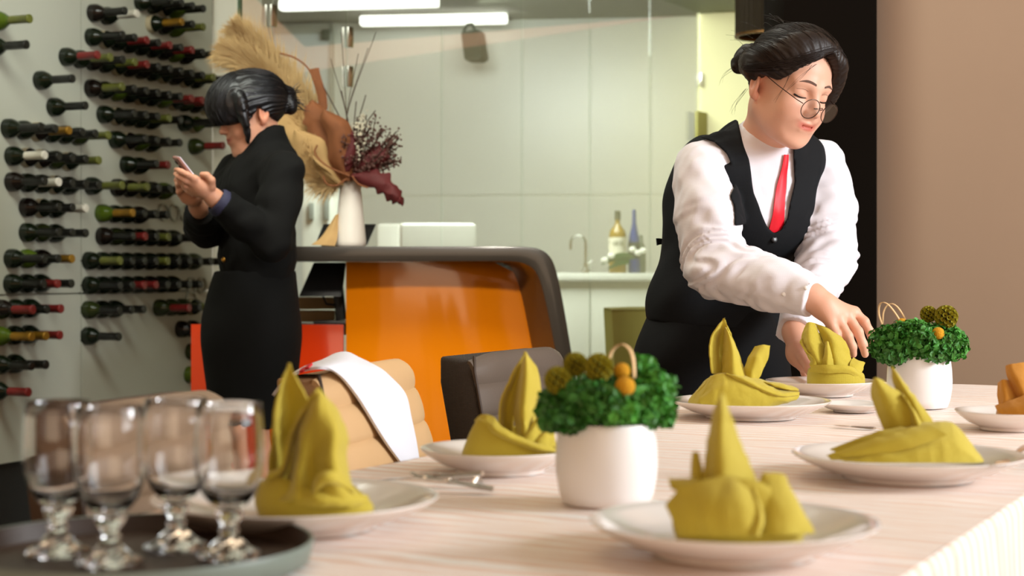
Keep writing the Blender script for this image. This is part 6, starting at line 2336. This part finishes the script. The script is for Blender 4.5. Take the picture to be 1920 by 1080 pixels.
# back strap buckle tail sticking out at the waist
p = P(1240, 452, 3.56)
MB().sheet(np.array([[p + [0.02, 0, 0.004], p + [0.02, 0, -0.006]], [p + [-0.004, -0.005, 0.006], p + [-0.004, -0.005, -0.008]], [p + [-0.012, -0.01, 0.006], p + [-0.010, -0.01, -0.010]]]), 3, 0.003).build('waist_strap', m_vest, vest)

# shirt placket, collar edge and buttons
def on(Fd, px, py, off=0.0015, d0=2.95):
    a = P(px, py, d0)
    d = P(px, py, 3.6) - a
    p = Fd.hit(a, d, 0, 0.75)
    return None if p is None else p - d / np.linalg.norm(d) * off


tie_rows = []
for xl_, xr_, y, th_ in ((1470, 1478, 290, 0.004), (1467, 1477, 310, 0.005), (1462, 1474, 330, 0.005), (1456, 1473, 352, 0.005), (1452, 1471, 378, 0.005), (1449, 1470, 402, 0.005), (1443, 1469, 425, 0.005), (1438, 1466, 442, 0.004)):
    row = []
    for f in (0, 0.5, 1):
        p = on(S_, xl_ + (xr_ - xl_) * f, y, th_ + (0.002 if f == 0.5 else 0))
        row.append(p if p is not None else P(xl_ + (xr_ - xl_) * f, y, 3.3))
    tie_rows.append(row)
MB().sheet(np.array(tie_rows), 4, 0.003).build('tie', m_tie, wt, smooth=60)
pl_rows = []
for xl_, xr_, y in ((1478, 1490, 288), (1476, 1492, 320), (1474, 1490, 360), (1470, 1486, 400), (1466, 1480, 430)):
    row = [on(S_, xl_, y, 0.001), on(S_, (xl_ + xr_) / 2, y, 0.002), on(S_, xr_, y, 0.001)]
    if all(p is not None for p in row):
        pl_rows.append(row)
if len(pl_rows) > 2:
    MB().sheet(np.array(pl_rows), 3, 0.002).build('placket', m_shirt, shirt, smooth=60)
for px, py in ((1511, 540), (1470, 552)):
    p = on(S_, px, py, 0.0)
    if p is not None:
        MB().ball(p, 0.0045, 10, 6, (1, 0.6, 1)).build('cuff_button', mat('pearl_button', (236, 230, 226), 0.25), shirt)

# trousers and shoes
T_ = Field(axis((0.08, 0.80, 0.006)), axis((3.20, 3.86, 0.006)), axis((0.03, 1.06, 0.006)))
T_.ell(J['hip'], (0.168, 0.124, 0.15), Bh.T, 0.05)
T_.ell(J['hip'] + Bh @ np.array([0, 0.04, -0.03]), (0.155, 0.10, 0.11), Bh.T, 0.05)
T_.cone(J['hip'], J['waist'], 0.11, 0.105, 0.06)
for h_, kn_, an_ in legs:
    T_.chain([h_, kn_, an_ + [0, 0, -0.05]], [0.105, 0.085, 0.075], 0.03)
T_.clip(lambda X, Y, Z: 0.045 - Z + 0 * X + 0 * Y)
T_.clip(lambda X, Y, Z: Z - 0.985 + 0 * X + 0 * Y)
T_.displace(wob(41, 0.14, 0.006, 6))
V, Q = T_.mesh()
build_np('trousers', V, Q, m_trous, wt, None, 1)
for h_, kn_, an_ in legs:
    SF = Field(axis((an_[0] - 0.12, an_[0] + 0.20, 0.005)), axis((an_[1] - 0.25, an_[1] + 0.12, 0.005)), axis((-0.01, 0.12, 0.005)))
    f_ = Bh @ np.array([0, -1, 0.0])
    SF.cone(an_ * [1, 1, 0] + [0, 0, 0.045], an_ * [1, 1, 0] + f_ * 0.09 + [0, 0, 0.036], 0.044, 0.042, 0.02)
    SF.cone(an_ * [1, 1, 0] - f_ * 0.03 + [0, 0, 0.04], an_ * [1, 1, 0] + f_ * 0.14 + [0, 0, 0.03], 0.040, 0.032, 0.02)
    SF.clip(lambda X, Y, Z: 0.002 - Z + 0 * X + 0 * Y)
    V, Q = SF.mesh()
    build_np('shoe', V, Q, m_shoe, wt)
# ------------------------------------------------------------------ woman in a black suit looking at her phone
m_suit = weave(mat('black_suit_wool', (12, 12, 11), 0.85, spec=0.2, var=0.1, bump=0.15, bscale=120), 1200, 0.2)
m_navy = mat('navy_cuff', (44, 44, 70), 0.7, var=0.1)
m_gold = mat('gold_button', (190, 140, 60), 0.3, 0.9)
yaw2 = -66.0
B2 = rot('z', yaw2)
K = D_(hip=P(472, 600, 5.02), waist=P(482, 500, 5.0), chest=P(488, 370, 4.97), neck=P(498, 268, 4.97),
       ls=P(532, 322, 4.82), le=P(508, 452, 4.74), lw=P(402, 372, 4.655), rs=P(446, 322, 5.10), re=P(384, 428, 4.93), rw=P(372, 388, 4.775))
wm = thing('person', 'woman in black suit and skirt looking down at her phone by the wine wall', 'person', (K['hip'][0], K['hip'][1], 0))
R2 = rot('z', yaw2) @ rot('x', 15)
ear = np.array([0.076, 0.012, -0.010])
H2 = Head(P(494, 214, 4.90) - R2 @ ear * 1.02, R2, 1.02)
B_ = Field(axis((-1.16, -1.10, 0.006), (-1.10, -0.70, 0.0028), (-0.70, -0.56, 0.006)), axis((4.50, 5.10, 0.0028), (5.10, 5.34, 0.006)), axis((-0.01, 1.10, 0.012), (1.10, 1.66, 0.0028)))
H2.face(B_)
nk2 = H2.w(0, 0.022, -0.055)
B_.cone(nk2, K['neck'] + [0, 0, -0.03], 0.046, 0.05, 0.03)
B_.ell(K['chest'], (0.135, 0.085, 0.17), B2.T, 0.05)
B_.ell(K['waist'], (0.115, 0.085, 0.14), B2.T, 0.05)
B_.ell(K['hip'], (0.145, 0.11, 0.13), B2.T, 0.05)
B_.cone(K['ls'], K['rs'], 0.04, 0.04, 0.04)
legs2 = []
for s_ in (-1, 1):
    h_ = K['hip'] + B2 @ np.array([s_ * 0.075, 0, -0.05])
    kn_ = h_ * [1, 1, 0] + [0, 0, 0.48]
    an_ = h_ * [1, 1, 0] + B2 @ np.array([0, 0.03, 0]) + [0, 0, 0.11]
    legs2.append((h_, kn_, an_))
    B_.chain([h_, kn_ + B2 @ np.array([0, -0.02, 0]), kn_ * 0.6 + an_ * 0.4 + B2 @ np.array([0, 0.015, 0]), an_], [0.075, 0.050, 0.048, 0.030], 0.02)
    B_.cone(an_ + [0, 0, -0.03], an_ * [1, 1, 0] + B2 @ np.array([0, -0.15, 0]) + [0, 0, 0.03], 0.03, 0.02, 0.02)
for a in ('l', 'r'):
    B_.chain([K[a + 's'], K[a + 'e'], K[a + 'w']], [0.040, 0.034, 0.024], 0.02)
# near (left) hand under the phone
pl_ = P(380, 352, 4.635)
B_.cone(K['lw'], pl_, 0.024, 0.024, 0.02)
kk = [P(366, 336, 4.610), P(362, 344, 4.618), P(361, 353, 4.632), P(364, 362, 4.645)]
for q in kk:
    B_.cone(pl_, q, 0.020, 0.0115, 0.016)
for pts, rs in (([kk[0], P(352, 328, 4.600), P(340, 322, 4.600), P(333, 318, 4.606)], [0.0105, 0.0092, 0.0085, 0.007]),
                ([kk[1], P(347, 338, 4.608), P(335, 331, 4.610), P(329, 326, 4.618)], [0.0105, 0.0094, 0.0086, 0.007]),
                ([kk[2], P(348, 348, 4.624), P(338, 341, 4.630), P(333, 335, 4.636)], [0.0105, 0.0092, 0.0084, 0.007]),
                ([kk[3], P(354, 358, 4.642), P(346, 352, 4.650), P(342, 346, 4.656)], [0.0098, 0.0085, 0.0076, 0.0064]),
                ([P(396, 350, 4.625), P(396, 338, 4.615), P(388, 329, 4.610), P(379, 327, 4.612)], [0.0135, 0.0115, 0.0100, 0.008])):
    B_.chain(pts, rs, 0.005)
# far (right) hand behind
pr_ = P(360, 368, 4.72)
B_.cone(K['rw'], pr_, 0.024, 0.024, 0.02)
kr = [P(350, 352, 4.70), P(346, 358, 4.70), P(345, 365, 4.705), P(347, 372, 4.715)]
for q in kr:
    B_.cone(pr_, q, 0.020, 0.0115, 0.016)
for pts, rs in (([kr[0], P(340, 336, 4.69), P(334, 326, 4.68), P(330, 318, 4.672)], [0.0105, 0.0092, 0.0085, 0.007]),
                ([kr[1], P(337, 346, 4.69), P(332, 338, 4.68), P(336, 330, 4.668)], [0.0105, 0.0094, 0.0086, 0.007]),
                ([kr[2], P(336, 352, 4.69), P(334, 346, 4.675), P(340, 343, 4.666)], [0.0105, 0.0092, 0.0084, 0.007]),
                ([kr[3], P(338, 364, 4.70), P(335, 360, 4.685), P(342, 356, 4.676)], [0.0098, 0.0085, 0.0076, 0.0064]),
                ([P(368, 360, 4.71), P(366, 348, 4.70), P(360, 336, 4.685), P(354, 328, 4.675)], [0.013, 0.011, 0.0095, 0.0078])):
    B_.chain(pts, rs, 0.005)
V, Q = B_.mesh()
body2 = build_np('body', V, Q, m_skin2, wm, H2.tint(V), 1)
face_features(H2, B_, body2, None)

# hair: full fringe, smooth crown, small knot with spiky ends
hc = H2.c
Hf = Field(axis((hc[0] - 0.22, hc[0] + 0.20, 0.0026)), axis((hc[1] - 0.18, hc[1] + 0.16, 0.0026)), axis((hc[2] - 0.18, hc[2] + 0.19, 0.0026)))
H2.ell(Hf, (0, 0.016, 0.040), (0.087, 0.106, 0.094), 0.0)
H2.ell(Hf, (0.0, -0.046, 0.050), (0.080, 0.078, 0.074), 0.05)
H2.ell(Hf, (0.0, -0.070, 0.026), (0.068, 0.050, 0.060), 0.05)


def cut2(X, Y, Z):
    x, y, z = H2.loc(X, Y, Z)
    zl = -0.006 - 0.28 * np.clip(x, -0.03, 0.08)
    return -np.maximum(y + 0.030, z - zl)


Hf.clip(cut2, k=0.008)
Hf.clip(lambda X, Y, Z: (lambda q: np.interp(q[1].ravel(), [-0.2, -0.03, 0.0, 0.03, 0.07, 0.2], [-0.03, -0.02, 0.012, -0.018, -0.055, -0.06]).reshape(q[1].shape) - q[2])(H2.loc(X, Y, Z)), k=0.008)
hlocal = H2


def lock2(pts, rs, k=0.010):
    Hf.chain(spline(np.array([H2.w(*p) for p in pts]), 4), np.interp(np.linspace(0, len(rs) - 1, (len(pts) - 1) * 4 + 1), range(len(rs)), rs), k)


lock2([(0.04, -0.05, 0.10), (0.084, -0.050, 0.050), (0.085, -0.052, 0.0), (0.078, -0.050, -0.045), (0.062, -0.052, -0.084)], [0.012, 0.016, 0.013, 0.008, 0.003])
H2.ell(Hf, (0.005, 0.122, 0.028), (0.030, 0.026, 0.030), 0.012)
H2.ell(Hf, (0.02, 0.115, 0.0), (0.026, 0.024, 0.030), 0.012)


def strands2(X, Y, Z):
    x, y, z = H2.loc(X, Y, Z)
    n1 = wob(5, 0.06, 1.5)(x, y, z)
    ph = np.arctan2(x, z + 0.01)
    fr = np.sin(90 * x * 4.2 + 3 * n1) * (y < -0.04)
    bk = np.sin(40 * ph + 2 * n1 + 12 * y) * (y >= -0.04)
    return 0.0012 * (fr + bk)


Hf.displace(strands2)
V, Q = Hf.mesh()
hair2 = build_np('hair', V, Q, m_hair2, wm)
paths = []
for a_ in np.linspace(-1.3, 1.4, 13):
    s_, c_ = math.sin(a_), math.cos(a_)
    paths.append(([(0.084 * s_, 0.0, 0.04 + 0.09 * c_), (0.080 * s_, 0.05, 0.035 + 0.084 * c_), (0.045 * s_, 0.095, 0.03 + 0.05 * c_), (0.02 * s_, 0.118, 0.026 + 0.02 * c_)], 12, 0.006))
    paths.append(([(0.05 * s_, -0.03, 0.128), (0.075 * s_, -0.085, 0.098), (0.08 * s_, -0.112, 0.055), (0.074 * s_, -0.118, 0.018), (0.068 * s_, -0.112, -0.01)], 12, 0.005))
combed(H2, Hf, hair2, m_hair2, paths, 6, 0.001, 0.0008)
b = MB()
r_ = random.Random(4)
for j in range(40):
    p0 = np.array([0.015 + r_.gauss(0, .012), 0.125, 0.012 + r_.gauss(0, .014)])
    dv = np.array([r_.gauss(0.1, 0.5), 1.0, r_.gauss(-0.1, 0.7)])
    dv = dv / np.linalg.norm(dv) * r_.uniform(0.03, 0.06)
    pts = spline(np.array([H2.w(*p0), H2.w(*(p0 + dv * 0.5 + [0, 0, 0.004])), H2.w(*(p0 + dv))]), 3)
    b.tube(pts, np.linspace(0.0022, 0.0003, len(pts)), 5, cap=False)
o = b.build('loose_strands', m_hair2, hair2)
o['kind'] = 'stuff'

# cropped jacket with stand collar
G = Field(axis((-1.14, -0.56, 0.004)), axis((4.58, 5.32, 0.004)), axis((0.90, 1.44, 0.004)))
G.ell(K['chest'], (0.152, 0.108, 0.185), B2.T, 0.05)
G.ell(K['waist'] + [0, 0, 0.03], (0.142, 0.116, 0.17), B2.T, 0.06)
G.ell(K['chest'] + B2 @ np.array([0, -0.05, 0.0]), (0.11, 0.07, 0.09), B2.T, 0.05)
G.ell(K['chest'] + B2 @ np.array([0, 0.05, 0.05]), (0.12, 0.075, 0.12), B2.T, 0.05)
G.cone(K['ls'], K['rs'], 0.056, 0.056, 0.05)
nd2 = nk2 - K['neck']
nd2 = nd2 / np.linalg.norm(nd2)
G.cone(K['neck'] - nd2 * 0.05, K['neck'] + nd2 * 0.09, 0.068, 0.060, 0.035)
ct2 = K['neck'] + nd2 * 0.030
fw2 = B2 @ np.array([0, -1, 0.0])
pn = nd2 + fw2 * 0.55
pn = pn / np.linalg.norm(pn)
G.clip(lambda X, Y, Z: (X - ct2[0]) * pn[0] + (Y - ct2[1]) * pn[1] + (Z - ct2[2]) * pn[2], K['neck'] + [-0.10, -0.10, -0.01], K['neck'] + [0.11, 0.11, 0.2])
for a in ('l', 'r'):
    s0, e0, w0 = K[a + 's'], K[a + 'e'], K[a + 'w']
    dr = (w0 - e0) / np.linalg.norm(w0 - e0)
    wc_ = w0 - dr * 0.03
    G.chain([s0, s0 * 0.5 + e0 * 0.5, e0, e0 * 0.5 + wc_ * 0.5, wc_ + dr * 0.03], [0.062, 0.063, 0.058, 0.052, 0.044], 0.02)
    G.clip(lambda X, Y, Z, we=wc_, dr=dr: (X - we[0]) * dr[0] + (Y - we[1]) * dr[1] + (Z - we[2]) * dr[2], wc_ - 0.06, wc_ + 0.06)
hem2 = ZC - (531 - HY) / F_PX * 4.95
G.clip(lambda X, Y, Z: hem2 - Z + 0 * X + 0 * Y)
# front opening seam
G.displace(wob(51, 0.09, 0.0060, 7))
G.displace(wob(52, 0.045, 0.0028, 7))
V, Q = G.mesh()
jacket = build_np('jacket', V, Q, m_suit, wm, None, 1)
for px, py in ((402, 478), (420, 487)):
    a = P(px, py, 4.5)
    d = P(px, py, 5.2) - a
    p = G.hit(a, d, 0, 0.8)
    if p is not None:
        MB().ball(p, 0.0085, 12, 8).build('button', m_gold, jacket)
dr = (K['lw'] - K['le']) / np.linalg.norm(K['lw'] - K['le'])
wc_ = K['lw'] - dr * 0.03
A = frame(dr)
b = MB()
n_ = 36
ring = []
for i, (q, rr_) in enumerate(((-0.012, 0.038), (0.004, 0.0405), (0.020, 0.0385), (0.024, 0.034), (0.006, 0.030))):
    ring.append([wc_ + dr * q + A[0] * (rr_ + (0.0022 if k % 2 else 0)) * math.cos(2 * math.pi * k / n_) + A[1] * (rr_ + (0.0022 if k % 2 else 0)) * math.sin(2 * math.pi * k / n_) for k in range(n_ + 1)])
b.grid(np.array(ring))
b.build('navy_cuff', m_navy, jacket, smooth=60)

# pencil skirt, legs show below, court shoes
SK = Field(axis((-1.06, -0.54, 0.005)), axis((4.72, 5.32, 0.005)), axis((0.46, 1.02, 0.005)))
SK.ell(K['hip'] + [0, 0, -0.03], (0.178, 0.136, 0.26), B2.T, 0.04)
SK.cone(K['waist'], K['hip'], 0.116, 0.13, 0.06)
SK.cone(K['hip'] + [0, 0, -0.08], K['hip'] * [1, 1, 0] + [0, 0, 0.40], 0.142, 0.126, 0.06)
SK.clip(lambda X, Y, Z: 0.50 - Z + 0 * X + 0 * Y)
SK.clip(lambda X, Y, Z: Z - 0.985 + 0 * X + 0 * Y)
SK.displace(wob(61, 0.2, 0.003, 5))
V, Q = SK.mesh()
build_np('skirt', V, Q, m_suit, wm, None, 1)
for h_, kn_, an_ in legs2:
    SF = Field(axis((an_[0] - 0.26, an_[0] + 0.12, 0.005)), axis((an_[1] - 0.16, an_[1] + 0.14, 0.005)), axis((-0.01, 0.14, 0.005)))
    f_ = B2 @ np.array([0, -1, 0.0])
    SF.cone(an_ * [1, 1, 0] + [0, 0, 0.075], an_ * [1, 1, 0] + f_ * 0.15 + [0, 0, 0.024], 0.036, 0.026, 0.02)
    SF.cone(an_ * [1, 1, 0] - f_ * 0.025 + [0, 0, 0.07], an_ * [1, 1, 0] - f_ * 0.025 + [0, 0, 0.006], 0.022, 0.009, 0.01)
    SF.clip(lambda X, Y, Z: 0.001 - Z + 0 * X + 0 * Y)
    V, Q = SF.mesh()
    build_np('shoe', V, Q, m_shoe, wm)

# smartphone held in both hands
top_c, bot_c = P(329, 294, 4.625), P(378, 356, 4.665)
la = top_c - bot_c
Lp = np.linalg.norm(la)
la /= Lp
wa = np.array([-0.22, 0.95, -0.1])
wa = wa - la * np.dot(wa, la)
wa /= np.linalg.norm(wa)
na = np.cross(wa, la)
if na[0] < 0:
    na = -na
ph = thing('smartphone', 'smartphone in a pinkish brown case held by the woman in black', 'phone', (top_c + bot_c) / 2)
cpt = (top_c + bot_c) / 2
MB().box(cpt, (0.074, Lp, 0.009), [wa, la, np.cross(wa, la)]).build('case', mat('rose_brown_case', (150, 100, 88), 0.4), ph, bevel=0.004, seg=3)
MB().box(cpt + na * 0.0052, (0.069, Lp - 0.006, 0.0024), [wa, la, np.cross(wa, la)]).build('screen', mat('phone_screen', (222, 220, 236), 0.15, emit=(225, 222, 240), estr=0.25), ph, bevel=0.001)
for q in (0.0, 0.018):
    MB().lathe([(0.0065, 0), (0.0065, 0.003), (0, 0.003)], 16, cpt - na * 0.0045 + la * (Lp / 2 - 0.018 - q) + wa * 0.02, frame(-na)).build('camera_lens', m_black, ph)
